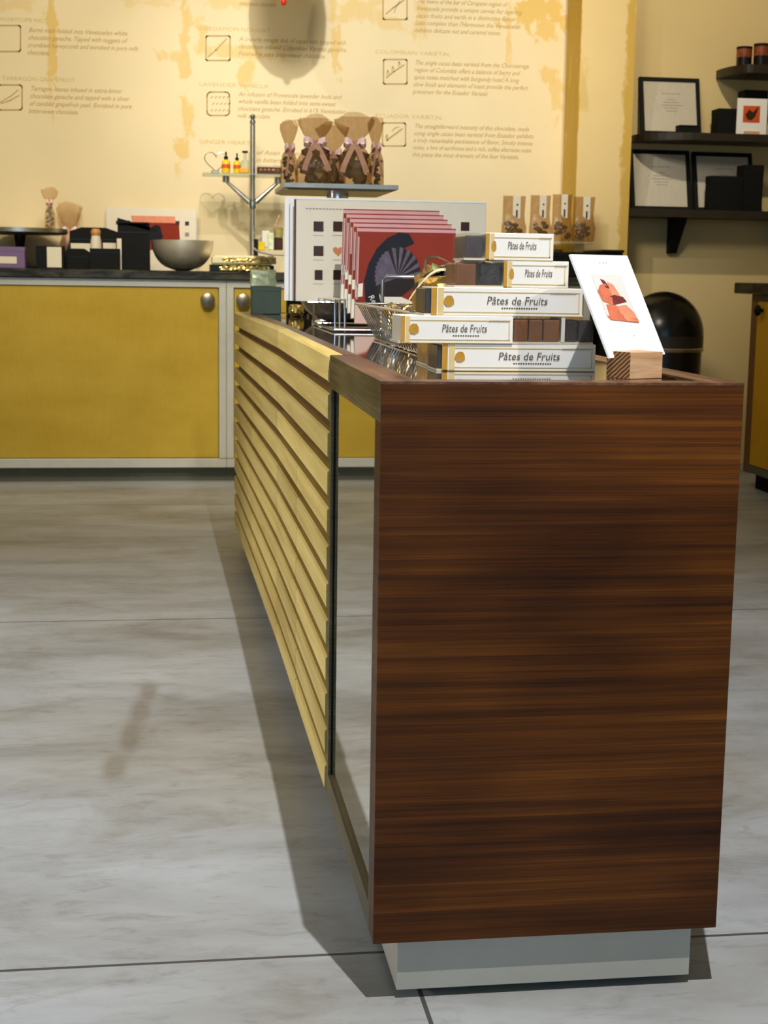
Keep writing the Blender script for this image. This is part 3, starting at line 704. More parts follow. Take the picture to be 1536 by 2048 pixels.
for i in range(5):
    TLm = Vector((.193-.0055*i, 1.80+.026*i, 1.040+.0115*i)); exm = Vector((.237, 0.0, 0.0)); dn = Vector((-.010, -.045, -.226))
    BLm = TLm+dn; BRm = BLm+exm; TRm = TLm+exm
    t = thing('red_menu', 'brick red menu with a dark chocolate curl, front of the row of menus' if i == 0 else 'red menu %s in the row behind the front red menu' % ('', 'second', 'third', 'fourth', 'fifth')[i], 'menu', BLm, 0, 'red menus in the wire rack')
    MB().quad3(BLm, BRm, TRm, TLm, -0.013).build('pages', M_cream, t, world=True)
    nm = exm.cross(-dn).normalized()
    MB().quad3(BLm+nm*.0002, BRm+nm*.0002, TRm+nm*.0002, TLm+nm*.0002, -0.0004).build('cover', M_red, t, world=True)
    def band(u0, u1, v0, v1, m, name):
        q = [TLm+exm*u+dn*v+nm*.0004 for u, v in ((u0, v0), (u1, v0), (u1, v1), (u0, v1))]
        MB().raw(q, [(0, 1, 2, 3)]).build(name, m, t, world=True)
    band(0, 1, 0.012, .046, M_pink, 'pink_top_band'); band(.006, .022, .10, (.75, .5, .38, .62, .8)[i], M_pink, 'pink_side_band')
    if i: band(0, .06, .60, .70, M_cream, 'printed_cream_patch'); band(0, .06, .80, 1, M_cream, 'printed_cream_foot')
    if i == 0:
        def onM(u, v): return TLm+exm*u+dn*v
        def mpoly(pts, m, name, k=1, par=t):
            q = [onM(u, v)+nm*0.0004*k for u, v in pts]
            return MB().raw(q, [tuple(range(len(q)))]).build(name, m, par, world=True)
        # cream wedge and pale foot of the picture
        mpoly([(.17, .60), (.56, .76), (.70, .86), (.40, .92), (.26, .86)], M_cream, 'printed_cream_wedge', 1)
        mpoly([(-.0, .60), (.07, .58), (.07, .72), (0, .73)], M_cream, 'printed_cream_patch', 1)
        mpoly([(0, .80), (.12, .84), (.22, 1.0), (0, 1.0)], M_palefoot, 'printed_pink_foot', 1)
        arc_o = [(.52, .06), (.42, .05), (.30, .11), (.20, .22), (.12, .38), (.08, .56), (.10, .76), (.18, .94), (.34, 1.0)]
        arc_i = [(.46, .98), (.34, .88), (.27, .76), (.24, .64), (.56, .70), (.62, .54), (.30, .50), (.26, .40), (.36, .28), (.50, .20), (.58, .16)]
        mb = MB(); q = [onM(u, v)+nm*0.0007 for u, v in arc_o]; r_ = [onM(u, v)+nm*0.0007 for u, v in ((.58, .16), (.50, .20), (.38, .25), (.29, .34), (.24, .46), (.22, .60), (.25, .76), (.33, .88), (.46, .98))]
        n = len(q); mb.raw(q+r_, [(k, k+1, n+k+1, n+k) for k in range(n-1)]); mb.build('printed_dark_curl', M_navy, t, world=True)
        mpoly([(.18, .46), (.30, .47), (.43, .50), (.55, .49), (.66, .44), (.62, .58), (.46, .72), (.26, .72), (.18, .6)], M_fan2, 'printed_shadow', 2)
        # pleated fan
        mb = MB(); mb2 = MB(); cx, cy = .42, .52; K = 22
        for k in range(K):
            a0, a1 = math.radians(198-k*9.2), math.radians(198-(k+1)*9.2)
            f = lambda a_, rr: onM(cx+rr*1.0*math.cos(a_)*.98, cy-rr*math.sin(a_)*1.22)+nm*0.0012
            R1 = .235+.03*math.sin(k/K*PI); R2 = R1-(0.012)
            tri = [f(a0, .02), f(a0, R1), f(a1, R2), f(a1, .02)]
            (mb if (k % 2 == 0 or k < 8) else mb2).raw(tri, [(0, 1, 2, 3)])
        mb.build('printed_pleats', M_fan, t, world=True); mb2.build('printed_pleats', M_fan2, t, world=True)
        vs, fs = text_mesh('Recchiuti', 0.019, 0.2)
        MB().raw(vs, fs, plane_M(onM(.125, .72)+nm*0.0015, exm*.50+dn*.75, exm*.8-dn*.5)).build('lettering', M_cream, t, world=True)

# white chocolate guide boards behind the red menus
gd = None
for i, (xo, yo, zo, wd) in enumerate(((0, 0, 0, .491), (-.012, .03, .004, .45), (-.024, .055, .008, .30))):
    o_ = P(590, 605, 2.08); base = Vector((o_.x+xo, 2.065+yo, ZT+.0605))
    t = thing('chocolate_guide', ('white card guide printed with rows of chocolates behind the red menus', 'white card guide just behind the printed chocolate guide', 'narrower white card at the back of the three guides')[i], 'card', base, 0, 'white chocolate guides in the wire rack')
    hh = .255+zo
    MB().box(0, wd, 0, .010, 0, hh, .0006).build('card', M_cream if i == 0 else M_white, t)
    if i == 0:
        MB().box(-.004, 0.0, -.0006, .011, 0, hh, .0004).build('brown_spine', M_back, t)
        MB().box(0, wd, -.001, .011, hh, hh+.004).build('white_top_edge', M_white, t)
        for px in (637, 676, 930):
            for j, py in enumerate((453, 502, 550)):
                c = P(px, py, base.y); r = .0125 if px != 930 else .011
                if px == 676 and j == 1:
                    pts = []
                    for k in range(20):
                        a_ = 2*PI*k/20; pts.append((0.00085*16*math.sin(a_)**3, 0.00085*(13*math.cos(a_)-5*math.cos(2*a_)-2*math.cos(3*a_)-math.cos(4*a_))))
                    m = M_tanheart
                else:
                    k = .8 if (px == 637 and j == 2) else 1; pts = [(-r*k, -r), (r*k, -r), (r*k, r), (-r*k, r)]; m = M_choc
                MB().prism(pts, 0, .0006, Matrix.Translation((c.x-base.x, -.0004, c.z-base.z)) @ Matrix.Rotation(PI/2, 4, 'X')).build('printed_chocolate', m, t)
                if px != 930:
                    cap = MB()
                    for q in range(6): cap.box(c.x-base.x-.013+q*.0045, c.x-base.x-.0105+q*.0045, -.0006, 0, c.z-base.z-.0235, c.z-base.z-.0215)
                    cap.build('caption', M_inkgrey, t)
        hd = MB()
        for q in range(14): hd.box(.025+q*.0085, .031+q*.0085, -.0006, 0, hh-.024, hh-.0215)
        hd.build('heading', M_inkgrey, t)

# ------------------------------------------------------------------ bowl, cake stand, bags and green box at the far end of the island
bw_ = thing('serving_bowl', 'large ribbed silver bowl under the white guides on the island', 'bowl', (0.235, 2.47, ZT))
prof = [(.045, .0), (.075, .006), (.105, .03), (.125, .065), (.132, .10), (.136, .115), (.133, .115), (.126, .10), (.118, .065), (.098, .034), (.07, .012), (.01, .01)]
o = MB().lathe(prof, seg=48); o.build('bowl', M_rib, bw_, True)
for k, (x, y, zz, m, nm, lb) in enumerate(((.155, 2.44, .105, M_goldfoil, 'candy', 'gold wrapped candy at the left edge of the ribbed bowl'), (.24, 2.42, .11, M_goldfoil, 'candy', 'gold wrapped candy in the middle of the ribbed bowl'), (.20, 2.50, .09, M_purple, 'candy', 'purple wrapped candy in the ribbed bowl'))):
    cb = MB(); crumple(cb, (x, y, ZT+zz-.02), .03, .035, .035, 6, .12); tag(cb.build('wrapped_candy', m, None, True), lb, 'candy')
gd_ = MB(); crumple(gd_, (0.136, 2.85, ZT+.0195), .024, .03, .019, 6, .1); tag(gd_.build('wrapped_candy', M_goldfoil, None, True), 'gold foil candy lying alone on the island glass beside the green box', 'candy')
st = thing('cake_stand', 'square silver cake stand carrying ribboned chocolate bags', 'stand', (0.25, 2.85, ZT))
tl, tr2 = P(568, 378, 2.66), P(797, 381, 2.66)
TX0, TX1, TZ = tl.x-.25, tr2.x-.25, 1.172-ZT
tb = MB(); e = .018
lo = [(TX0+e, -.19+e), (TX1-e, -.19+e), (TX1-e, .19-e), (TX0+e, .19-e)]; hi = [(TX0, -.19), (TX1, -.19), (TX1, .19), (TX0, .19)]
vs = [(x, y, TZ) for x, y in lo]+[(x, y, TZ+.006) for x, y in hi]+[(x, y, TZ+.019) for x, y in hi]+[(x, y, TZ+.019) for x, y in lo]
fs = [(3, 2, 1, 0)]+[(i, (i+1) % 4, 4+(i+1) % 4, 4+i) for i in range(4)]+[(4+i, 4+(i+1) % 4, 8+(i+1) % 4, 8+i) for i in range(4)]+[(8+i, 8+(i+1) % 4, 12+(i+1) % 4, 12+i) for i in range(4)]+[(12, 13, 14, 15)]
tb.raw(vs, fs).build('tray', M_tray, st)
MB().lathe([(.09, 0), (.09, .008), (.03, .02), (.018, .05), (.016, .30), (.024, .335), (.034, .345), (.034, TZ)], (0.01, 0, 0), 32).build('pedestal', M_chrome, st, True)
TTOP = ZT+TZ+.019

def bag(name, label, loc, w_, d, h, rz=0.0, neck=.58, m=None, fill=M_choc, rib=M_pinkrib, group=None, fill_h=.5, flare=.5, tails=True):
    t = thing(name, label, 'bag', loc, rz, group); m = m or M_cello
    prof = [(0, .46, .46), (.03, .5, .5), (.2, .5, .5), (.38, .47, .44), (.50, .33, .26), (neck, .15, .15), (neck+.05, .17, .14), (.74, flare*.82, .22), (.88, flare*1.08, .26), (1.0, flare*1.16, .22)]
    seg = 28; vs = []; fs = []; p0 = random.uniform(0, 6)
    for i, (zf, wf, df) in enumerate(prof):
        for k in range(seg):
            a = 2*PI*k/seg; c_, s_ = math.cos(a), math.sin(a)
            q = 1+(.05+.12*max(0, zf-.45))*math.sin(a*5+p0+zf*4)+.03*math.sin(a*9+zf*17)
            x = math.copysign(abs(c_)**.75, c_)*w_*wf*q; y = math.copysign(abs(s_)**.75, s_)*d*df*2*q*.5*2
            zz = h*zf+(0.02*h*math.sin(a*3+p0)-(.07 if i == 9 else .02)*h*c_*c_ if i >= 8 else 0)
            vs.append((x, y, zz))
    for i in range(len(prof)-1):
        for k in range(seg):
            l = (k+1) % seg; fs.append((i*seg+k, i*seg+l, (i+1)*seg+l, (i+1)*seg+k))
    fs.append(tuple(range(seg))[::-1])
    f = MB(); n = 22
    for k in range(n):
        r = w_*random.uniform(.17, .25); zz = r*.7+fill_h*h*.85*(k/n)
        f.sphere((random.uniform(-.28, .28)*w_, random.uniform(-.24, .24)*d, zz), r, (1, .75, .75), .16, 1)
    f.build('filling', fill, t)
    MB().raw(vs, fs).build('cellophane', m, t, True)
    if rib:
        r = MB(); zn = h*neck; wn = w_*.17; fy = -d*.20
        r.strip([(wn*math.cos(a), d*.19*math.sin(a), zn) for a in [2*PI*k/14 for k in range(15)]], (0, 0, 1), h*.035)
        for s_ in (-1, 1):
            r.strip([(s_*w_*.34*math.sin(a), fy-.012*math.sin(2*a), zn+s_*.0+h*.055*math.sin(a)*math.cos(a)*1.6+h*.02*math.sin(a)) for a in [PI*k/10 for k in range(11)]], (0, .35, 1), h*.075)
            if tails: r.strip([(s_*w_*.02, fy-.004, zn), (s_*w_*.16, -d*.42, zn-h*.14), (s_*w_*.30, -d*.56, zn-h*.30), (s_*w_*.36, -d*.58, zn-h*.40)], (1, 0, .25*s_), w_*.16)
        r.build('ribbon', rib, t)
    return t
def bag_at(px0, px1, ptop, pbase, Y, label, rz=0, depth=None, **kw):
    a = P(px0, pbase, Y); b = P(px1, pbase, Y); tp = P((px0+px1)/2, ptop, Y)
    w_ = b.x-a.x
    return a, b, w_, tp.z
grpb = 'ribboned chocolate bags on the cake stand'
for (px0, px1, ptop, Y, lb, nk, fl, rz, dd) in (
    (594, 662, 232, 2.76, 'tan cellophane chocolate bag with long pink bow, front left on the cake stand', .60, .42, .1, .06),
    (676, 742, 229, 2.76, 'tan cellophane chocolate bag with the tallest fanned top, front centre of the cake stand', .58, .50, -.15, .06),
    (563, 592, 240, 2.90, 'narrow cellophane bag at the left end of the cake stand', .56, .5, .2, .05),
    (640, 690, 247, 2.93, 'tan cellophane bag behind and between the two front bags on the cake stand', .52, .55, .0, .06),
    (736, 764, 234, 2.84, 'narrow cellophane bag at the right end of the cake stand', .55, .45, .1, .05)):
    a, b, w_, zt = bag_at(px0, px1, ptop, 363, Y, lb)
    bag('chocolate_bag', lb, ((a.x+b.x)/2, Y, TTOP+.0005), w_, dd, zt-TTOP, rz, nk, M_cello, M_choc, M_pinkrib, grpb, flare=fl)
# stacked green box and pale green parcel
g0 = P(503, 627, 3.10); g1 = P(558, 627, 3.10)
gx = thing('gift_box', 'slate green box at the far left corner of the island', 'box', ((g0.x+g1.x)/2+.004, 3.14, ZT))
MB().box(-.047, .047, -.045, .05, 0, .086, .002).build('box_body', M_greenbox, gx); MB().box(-.048, .048, -.046, .051, .072, .088, .002).build('lid', M_greenbox, gx)
pc = thing('foil_parcel', 'pale green crinkled foil parcel on the slate green box', 'parcel', ((g0.x+g1.x)/2, 3.14, ZT+.0885))
b_ = box_bm(-.044, .034, -.042, .044, 0, .052, .003, 2); bmesh.ops.subdivide_edges(b_, edges=b_.edges[:], cuts=3, use_grid_fill=True)
for v in b_.verts: v.co += Vector((random.uniform(-.0025, .0025), random.uniform(-.0025, .0025), random.uniform(0, .002) if v.co.z > .002 else 0))
MB().bm(b_).build('wrapper', M_lime, pc)
dk = thing('black_bag', 'black paper bag between the green box and the ribbed bowl', 'bag', (.135, 3.20, ZT))
MB().box(0, .08, -.03, .04, 0, .12, .004).build('bag_body', M_black, dk); MB().box(-.002, .082, -.032, .042, .10, .125, .004).build('folded_top', M_black, dk)

# ------------------------------------------------------------------ back counter
YF = 4.93
def cabinet(x0, x1, label, knob_x, m=M_yellow):
    t = thing('base_cabinet', label, 'cabinet', (x0, YF, 0)); w_ = x1-x0
    MB().box(0, w_, .02, .61, .066, .899).build('carcass', m, t)
    MB().box(0, w_, .05, .58, 0, .066).build('kick_board', M_kick, t)
    f = MB(); f.box(0, w_, -.004, .02, .066, .107, .002); f.box(0, w_, -.004, .02, .866, .899, .002); f.box(0, .033, -.008, .02, .107, .866, .003); f.box(w_-.033, w_, -.008, .02, .107, .866, .003)
    f.build('aluminium_frame', M_alu, t)
    d = MB().box(.036, w_-.036, .004, .02, .110, .863, .001).build('door', m, t)
    k = MB(); kx = knob_x-x0
    k.lathe([(.008, 0), (.008, .012), (.026, .018), (.0325, .026), (.030, .034), (.018, .039), (.002, .040)], (0, 0, 0), 24)
    k.v = [Vector((kx+v.x, .004-v.z, .811+v.y)) for v in k.v]
    k.build('knob', M_knob, d, True)
    return t
cabinet(-1.66, 0.0, 'wide yellow cabinet with a round steel knob, left of the aluminium post', -.082)
cabinet(0.001, 1.66, 'yellow cabinet mostly hidden behind the slatted island', .074)
cabinet(-3.4, -1.661, 'yellow cabinet reflected in the island mirror panel', -1.75)
wt = MB().box(-3.4, 1.715, 4.905, 5.548, .8995, .937, .004); tag(wt.build('worktop', M_stone), 'dark slate worktop along the back wall', 'worktop')
ZC = .9372
dcab = thing('black_cabinet', 'tall black cabinet standing against the column behind the sign', 'cabinet', (1.66, 5.0, 0))
dcab.location = (1.722, 4.98, 0); WM[dcab.name] = Matrix.Translation((1.722, 4.98, 0))
MB().box(0, .10, 0, .31, 0.0, 1.05, .003).build('carcass', M_black, dcab)
MB().box(-.004, .104, -.006, .312, 1.05, 1.062, .002).build('top_board', M_blackg, dcab)
MB().box(.004, .096, -.012, 0, .03, 1.03, .002).build('door', M_black, dcab)
db = thing('black_case', 'black case on the worktop beside the column', 'case', (1.50, 5.02, ZC))
MB().box(0, .205, 0, .25, 0, .105, .004).build('case_body', M_black, db); MB().box(-.002, .207, -.002, .252, .09, .112, .003).build('lid', M_blackg, db)

def lab(px0, py1, px1, Y): a = P(px0, py1, Y); b = P(px1, py1, Y); return a.x, b.x
# purple box at the far left
x0, x1 = lab(-20, 533, 50, 5.02)
pb = thing('purple_box', 'purple box with a cream label at the left end of the worktop', 'box', (x0, 5.02, ZC))
MB().box(0, x1-x0, 0, .10, 0, .085, .002).build('box_body', M_purple, pb); MB().box(-.001, x1-x0+.001, -.001, .101, .07, .092, .002).build('lid', M_purple, pb)
MB().box(.02, x1-x0-.035, -.002, 0, .02, .05).build('paper_label', M_cream, pb)
# low cake stand
x0, x1 = lab(-60, 460, 135, 5.30)
ls = thing('cake_stand', 'dark low cake stand at the left end of the worktop', 'stand', ((x0+x1)/2, 5.32, ZC))
r = (x1-x0)/2
zt_ = P(60, 456, 5.2).z-ZC
MB().lathe([(.01, zt_-.03), (r*.95, zt_-.026), (r, zt_-.018), (r, zt_), (r*.97, zt_), (.01, zt_-.006)], (0, 0, 0), 40).build('plate', M_steel, ls, True)
MB().lathe([(.10, 0), (.095, .012), (.035, .03), (.022, .06), (.035, .08), (.022, .10), (.03, zt_-.028)], (0, 0, 0), 28).build('pedestal', M_blackg, ls, True)
ZS = ZC+zt_+.0005
bg = bag('chocolate_bag', 'slim clear bag with dark chocolate sticks on the low cake stand', ((P(100, 450, 5.3).x), 5.30, ZS-.0), .045, .04, P(100, 375, 5.3).z-ZS, 0, .62, M_cello2, M_choc, M_pinkrib, None, .6, .7, False)
bg = bag('gift_bag', 'gold topped bag with pink bow behind the black box', (P(140, 500, 5.49).x, 5.49, ZC), .10, .05, P(140, 405, 5.49).z-ZC, .1, .55, M_cello2, M_choc, M_pinkrib, None, .4, .5, True)
# black boxes and labels
def blackbox(px0, px1, ptop, Y, label, d=.12, cut=0, lid=True):
    a, b = lab(px0, 533, px1, Y); zt = P((px0+px1)/2, ptop, Y).z
    t = thing('black_box', label, 'box', (a, Y, ZC), 0, 'black boxes on the worktop'); w_ = b-a; h = zt-ZC
    s = [(0, 0), (w_, 0), (w_, h-cut), (w_*.75, h), (w_*.25, h), (0, h-cut)] if cut else [(0, 0), (w_, 0), (w_, h), (0, h)]
    mb = MB(); mb.prism(s, 0, d, Matrix.Translation((0, d, 0)) @ Matrix.Rotation(PI/2, 4, 'X')); mb.build('box_body', M_black, t)
    if lid: MB().box(.004, w_-.004, -.0015, 0, h*.80-cut, h*.82-cut).build('lid_seam', M_blackg, t)
    return t, w_, h
t, w_, h = blackbox(72, 128, 492, 4.97, 'black box with an upright cream label on its front', .10)
MB().box(w_*.40, w_*.92, -.0026, -.0016, .006, h*.96).build('paper_label', M_cream, t)
blackbox(126, 182, 497, 5.10, 'low black box between the labelled box and the cork jar', .10, .02)
blackbox(140, 236, 455, 5.30, 'wide black box at the back of the group on the worktop', .11, .018)
t, w_, h = blackbox(180, 240, 497, 4.97, 'black box in front of the stoppered jar', .10)
t, w_, h = blackbox(236, 300, 447, 5.06, 'tallest black box, left of the silver bowl', .12, .0)
MB().box(-.002, w_*.97, -.012, .10, h, h+.006).build('open_flap', M_black, t)
MB().prism([(0, 0), (w_*1.25, -.045), (w_*1.25, -.03), (.0, .018)], 0, .1, Matrix.Translation((0, .1, h+.006)) @ Matrix.Rotation(PI/2, 4, 'X')).build('lid', M_black, t)
# stoppered jar, scroll and cards among the boxes
jx = P(192, 497, 5.16); jz = P(192, 462, 5.16).z
j = thing('jar', 'cream jar with an orange stopper among the black boxes', 'jar', (jx.x, 5.16, ZC))
MB().lathe([(.026, 0), (.027, .01), (.024, jz-ZC-.05), (.019, jz-ZC-.02), (.02, jz-ZC-.02)], (0, 0, 0), 24).build('jar_body', M_cream, j, True)
MB().lathe([(.02, jz-ZC-.02), (.022, jz-ZC-.012), (.021, jz-ZC+.002), (.014, jz-ZC+.01)], (0, 0, 0), 24).build('stopper', mat('amber_stopper', C(190, 134, 76), .5, var=.2)[0], j, True)
for (px0, px1, p0, p1, Y, lb) in ((142, 184, 487, 516, 5.225, 'cream paper card standing left of the stoppered jar'), (206, 232, 486, 500, 5.215, 'cream paper card standing right of the stoppered jar'), (234, 243, 477, 505, 5.03, 'white tag strip beside the tallest black box')):
    a, b = P(px0, p1, Y), P(px1, p0, Y)
    tag(MB().box(a.x, b.x, Y, Y+.004, ZC, b.z).build('paper_card', M_cream), lb, 'card')
a, b = P(110, 470, 5.14), P(140, 466, 5.14)
# steel bowl
sb = thing('mixing_bowl', 'round steel mixing bowl on the back worktop', 'bowl', (P(365, 500, 5.13).x, 5.13, ZC))
rb = (P(427, 482, 5.13).x-P(302, 482, 5.13).x)/2; hb = P(365, 481, 5.13).z-ZC
pf = [(.03, 0)]+[(rb*math.sin(a_)**.8, hb*(1-math.cos(a_))) for a_ in [PI/2*k/9 for k in range(3, 10)]]+[(rb*.985, hb)]+[(rb*.97*math.sin(a_)**.8, hb*(1-.97*math.cos(a_))) for a_ in [PI/2*k/9 for k in range(9, 2, -1)]]+[(.01, .02)]
MB().lathe(pf, (0, 0, 0), 48).build('bowl', M_bowl, sb, True)
# poster with red panel leaning on the wall
a, b = P(215, 505, 5.50), P(391, 418, 5.50)
ps = thing('menu_poster', 'cream menu poster with a red picture leaning on the back wall', 'poster', (a.x, 5.50, ZC)); w_, h = b.x-a.x, b.z-ZC
MB().box(0, w_, 0, .006, 0, h).build('card', M_cream, ps); MB().box(-.006, 0, -.002, .008, 0, h).build('edge_strip', M_alu, ps); MB().box(w_, w_+.006, -.002, .008, 0, h).build('edge_strip', M_alu, ps)
def pp(pts, m, nm, k=1):
    q = [P(x, y, 5.50) for x, y in pts]; mb = MB().raw([(v.x-a.x, -.0006*k, v.z-ZC) for v in q], [tuple(range(len(q)))]); mb.build(nm, m, ps)
pp([(262, 431), (350, 433), (352, 448), (264, 444)], M_blush, 'printed_orange_band', 1); pp([(264, 444), (358, 447), (360, 480), (356, 500), (264, 500)], M_red, 'printed_red_panel', 1)
pp([(290, 462), (312, 449), (320, 452), (326, 475), (318, 484), (296, 480)], M_navy, 'printed_dark_curl', 2)
for (x, y) in ((236, 445), (256, 445), (355, 446), (374, 447), (374, 469)): pp([(x-4, y-4), (x+4, y-4), (x+4, y+4), (x-4, y+4)], M_choc if y < 460 else M_inkgrey, 'printed_chocolate', 2)
# gold lidded trays right of the bowl
a, b = lab(420, 538, 548, 5.04)
for k in range(2):
    gt = thing('gold_tray', ('lower flat box of gold wrapped sweets right of the mixing bowl', 'upper flat box of gold wrapped sweets right of the mixing bowl')[k], 'tray', (a+.01*k, 5.04, ZC+.036*k), 0, 'flat boxes of gold sweets on the worktop')
    MB().box(0, (b-a), 0, .16, 0, .030, .002).build('tray_body', M_blackg if k == 0 else M_creamrib, gt)
    gmb = MB()
    for q in range(6):
        crumple(gmb, ((b-a)*(.22+q*.13), .004, .016), .022, .006, .012, 9, .25)
    gmb.build('foil_front', M_goldfoil, gt)
    MB().box(.01, b-a-.01, .01, .15, .030, .0355).build('lid', M_creamrib if k else M_goldfoil, gt)
# leaf shaped silver dish with packages, behind the island end
sd = thing('serving_dish', 'tilted silver dish of small packages left of the white guides', 'dish', (P(560, 510, 4.98).x, 4.98, ZC+.0725))
x0_, x1_ = P(508, 510, 4.98).x-sd.location.x, .16
prof_ = [(x0_, .030), (x0_*.8, .012), (x0_*.3, 0.0), (.02, .0), (.10, .02), (.16, .085)]
vs = []; fs = []
for y in (-.05, .05):
    for x, z_ in prof_: vs.append((x, y*(1.0), z_))
n = len(prof_)
for x, z_ in prof_: vs.append((x, -.05, z_+.004))
for x, z_ in prof_: vs.append((x, .05, z_+.004))
for i in range(n-1): fs += [(i, i+1, n+i+1, n+i), (2*n+i, 3*n+i, 3*n+i+1, 2*n+i+1), (i, 2*n+i, 2*n+i+1, i+1), (n+i, n+i+1, 3*n+i+1, 3*n+i)]
fs += [(0, n, 3*n, 2*n), (n-1, 3*n-1, 4*n-1, 2*n-1)]
MB().raw(vs, fs).build('dish', M_steel, sd)
for (px0, px1, p0, p1, m, nm, lb, Y) in ((524, 540, 462, 495, M_greypr, 'parcel', 'small lilac grey packet in the silver dish', 5.05), (536, 548, 466, 500, M_lime, 'parcel', 'slim pale green packet in the silver dish', 4.98), (548, 566, 455, 476, M_goldfoil, 'parcel', 'gold packet at the top of the silver dish', 5.03), (546, 566, 476, 500, M_choc, 'parcel', 'dark plum packet below the gold packet', 5.035), (508, 516, 478, 506, M_black, 'parcel', 'narrow black packet beside the metal pole', 5.10), (517, 530, 484, 500, M_oil, 'parcel', 'small yellow packet in the silver dish', 5.00)):
    a, b = P(px0, p1, Y), P(px1, p0, Y); z0 = max(a.z, ZC)
    if nm == 'parcel' and px0 == 508: z0 = ZC
    tag(MB().box(a.x, b.x, Y, Y+.035, z0, b.z, .003).build('small_packet', m), lb, 'packet')
a, b = P(552, 452, 5.0), P(561, 429, 5.0)
tag(MB().tube([(a.x, 5.06, a.z), (b.x, 5.06, b.z)], .0035, 6).build('wooden_stick', M_pine), 'thin stick rising from the packages in the silver dish', 'stick')

# ------------------------------------------------------------------ pole stand with glass shelf
px_, pz0, pz1 = P(505, 500, 5.30).x, ZC, P(507, 228, 5.30).z
sp = thing('display_stand', 'steel pole stand with branching arms under a small glass shelf', 'stand', (px_, 5.30, ZC))
hp = pz1-ZC
MB().lathe([(.10, 0), (.10, .006), (.02, .012), (.012, .02)], (0, 0, 0), 28).build('base_plate', M_steel, sp, True)
MB().cyl((0, 0, .01), (0, 0, hp-.05), .0125, 16).build('pole', M_steel, sp, True)
MB().lathe([(.009, hp-.05), (.015, hp-.045), (.015, hp-.03), (.009, hp-.025), (.014, hp-.018), (.014, hp-.006), (.006, hp)], (0, 0, 0), 20).build('finial', M_chrome, sp, True)
zv = P(505, 408, 5.30).z-ZC; zl = P(460, 362, 5.30).z-ZC; xl = P(452, 362, 5.30).x-px_; xr = P(556, 362, 5.30).x-px_
MB().lathe([(.019, zv-.02), (.021, zv), (.019, zv+.02)], (0, 0, 0), 20).build('collar', M_chrome, sp, True)
MB().tube([(0, 0, zv-.005), (xl, 0, zl)], .011, 10, rf=lambda t: 1.25-.6*t).build('arm', M_steel, sp, True); MB().tube([(0, 0, zv-.005), (xr, 0, zl)], .011, 10, rf=lambda t: 1.25-.6*t).build('arm', M_steel, sp, True)
for x in (xl, xr): MB().cyl((x, 0, zl-.006), (x, 0, zl+.022), .017, 14).build('clamp', M_steel, sp, True)
zs = zl+.022
gx0, gx1 = P(405, 355, 5.30).x-px_, P(572, 355, 5.30).x-px_
MB().box(gx0, gx1, -.09, .09, zs, zs+.010, .002).build('glass_shelf', M_glassth, sp)
ZSH = ZC+zs+.0105
for (px, ptop, w_, lb, capm, bm_) in ((452, 303, .026, 'yellow dropper bottle with a red label, left on the glass shelf', M_black, M_oil), (474, 306, .022, 'yellow dropper bottle second on the glass shelf', M_black, M_oil), (490, 302, .026, 'clear bottle with a dark cap beside the pole', M_black, M_glassth)):
    p = P(px, 345, 5.26); h = P(px, ptop, 5.26).z-ZSH
    t = thing('bottle', lb, 'bottle', (p.x, 5.26, ZSH), 0, 'little bottles on the glass shelf')
    r = w_*.75
    MB().lathe([(r*.95, 0), (r, .003), (r, h*.50), (r*.85, h*.57), (r*.4, h*.62), (r*.38, h*.66)], (0, 0, 0), 20).build('bottle_body', bm_, t, True)
    if bm_ is M_oil: MB().lathe([(r*1.03, h*.22), (r*1.03, h*.40)], (0, 0, 0), 20, False).build('red_label', M_orange, t); MB().lathe([(r*.5, h*.64), (r*.5, h*.76), (r*.2, h*.79), (r*.22, h*.96), (r*.08, h)], (0, 0, 0), 16).build('dropper_cap', capm, t, True)
    else: MB().lathe([(r*.7, h*.92), (r*.7, h)], (0, 0, 0), 16).build('cap', capm, t); MB().lathe([(r*.4, h*.66), (r*.35, h*.92)], (0, 0, 0), 16).build('neck', bm_, t)
p = P(432, 345, 5.30); hr = .052
ht = thing('wire_heart', 'thin wire heart ornament at the left end of the glass shelf', 'ornament', (p.x, 5.30, ZSH))
hc = P(431, 322, 5.30).z-ZSH
MB().tube([(hr*math.sin(a_)**3, 0, hc+hr*(13*math.cos(a_)-5*math.cos(2*a_)-2*math.cos(3*a_)-math.cos(4*a_))/16) for a_ in [2*PI*k/48 for k in range(48)]], .0022, 6, True).build('wire', M_steel, ht, True)
MB().box(-.022, .014, -.012, .012, 0, .014, .004).build('foot', M_steel, ht)
a, b = P(482, 355, 5.24), P(504, 346, 5.24)
tag(MB().box(P(478, 350, 5.24).x, P(497, 350, 5.24).x, 5.215, 5.245, ZSH, ZSH+.022, .002).build('small_box', mat('amber_box', C(214, 160, 30), .5, var=.1)[0]), 'small amber box in front of the clear bottle', 'box')
a, b = P(514, 350, 5.27), P(563, 350, 5.27)
cb = thing('chocolate_box', 'low dark chocolate box with a white lid right of the pole', 'box', (a.x, 5.24, ZSH)); w_ = b.x-a.x
MB().box(0, w_, 0, .06, 0, .030, .002).build('box_body', M_choc, cb); MB().box(.0, w_, .0, .06, .031, .037).build('lid', M_glassth, cb)
cm = MB()
for k in range(5): cm.sphere((w_*(.15+.17*k), .0, .016), .010, (1, .6, .9), .1, 1)
cm.build('truffles', M_jbrown, cb, True)

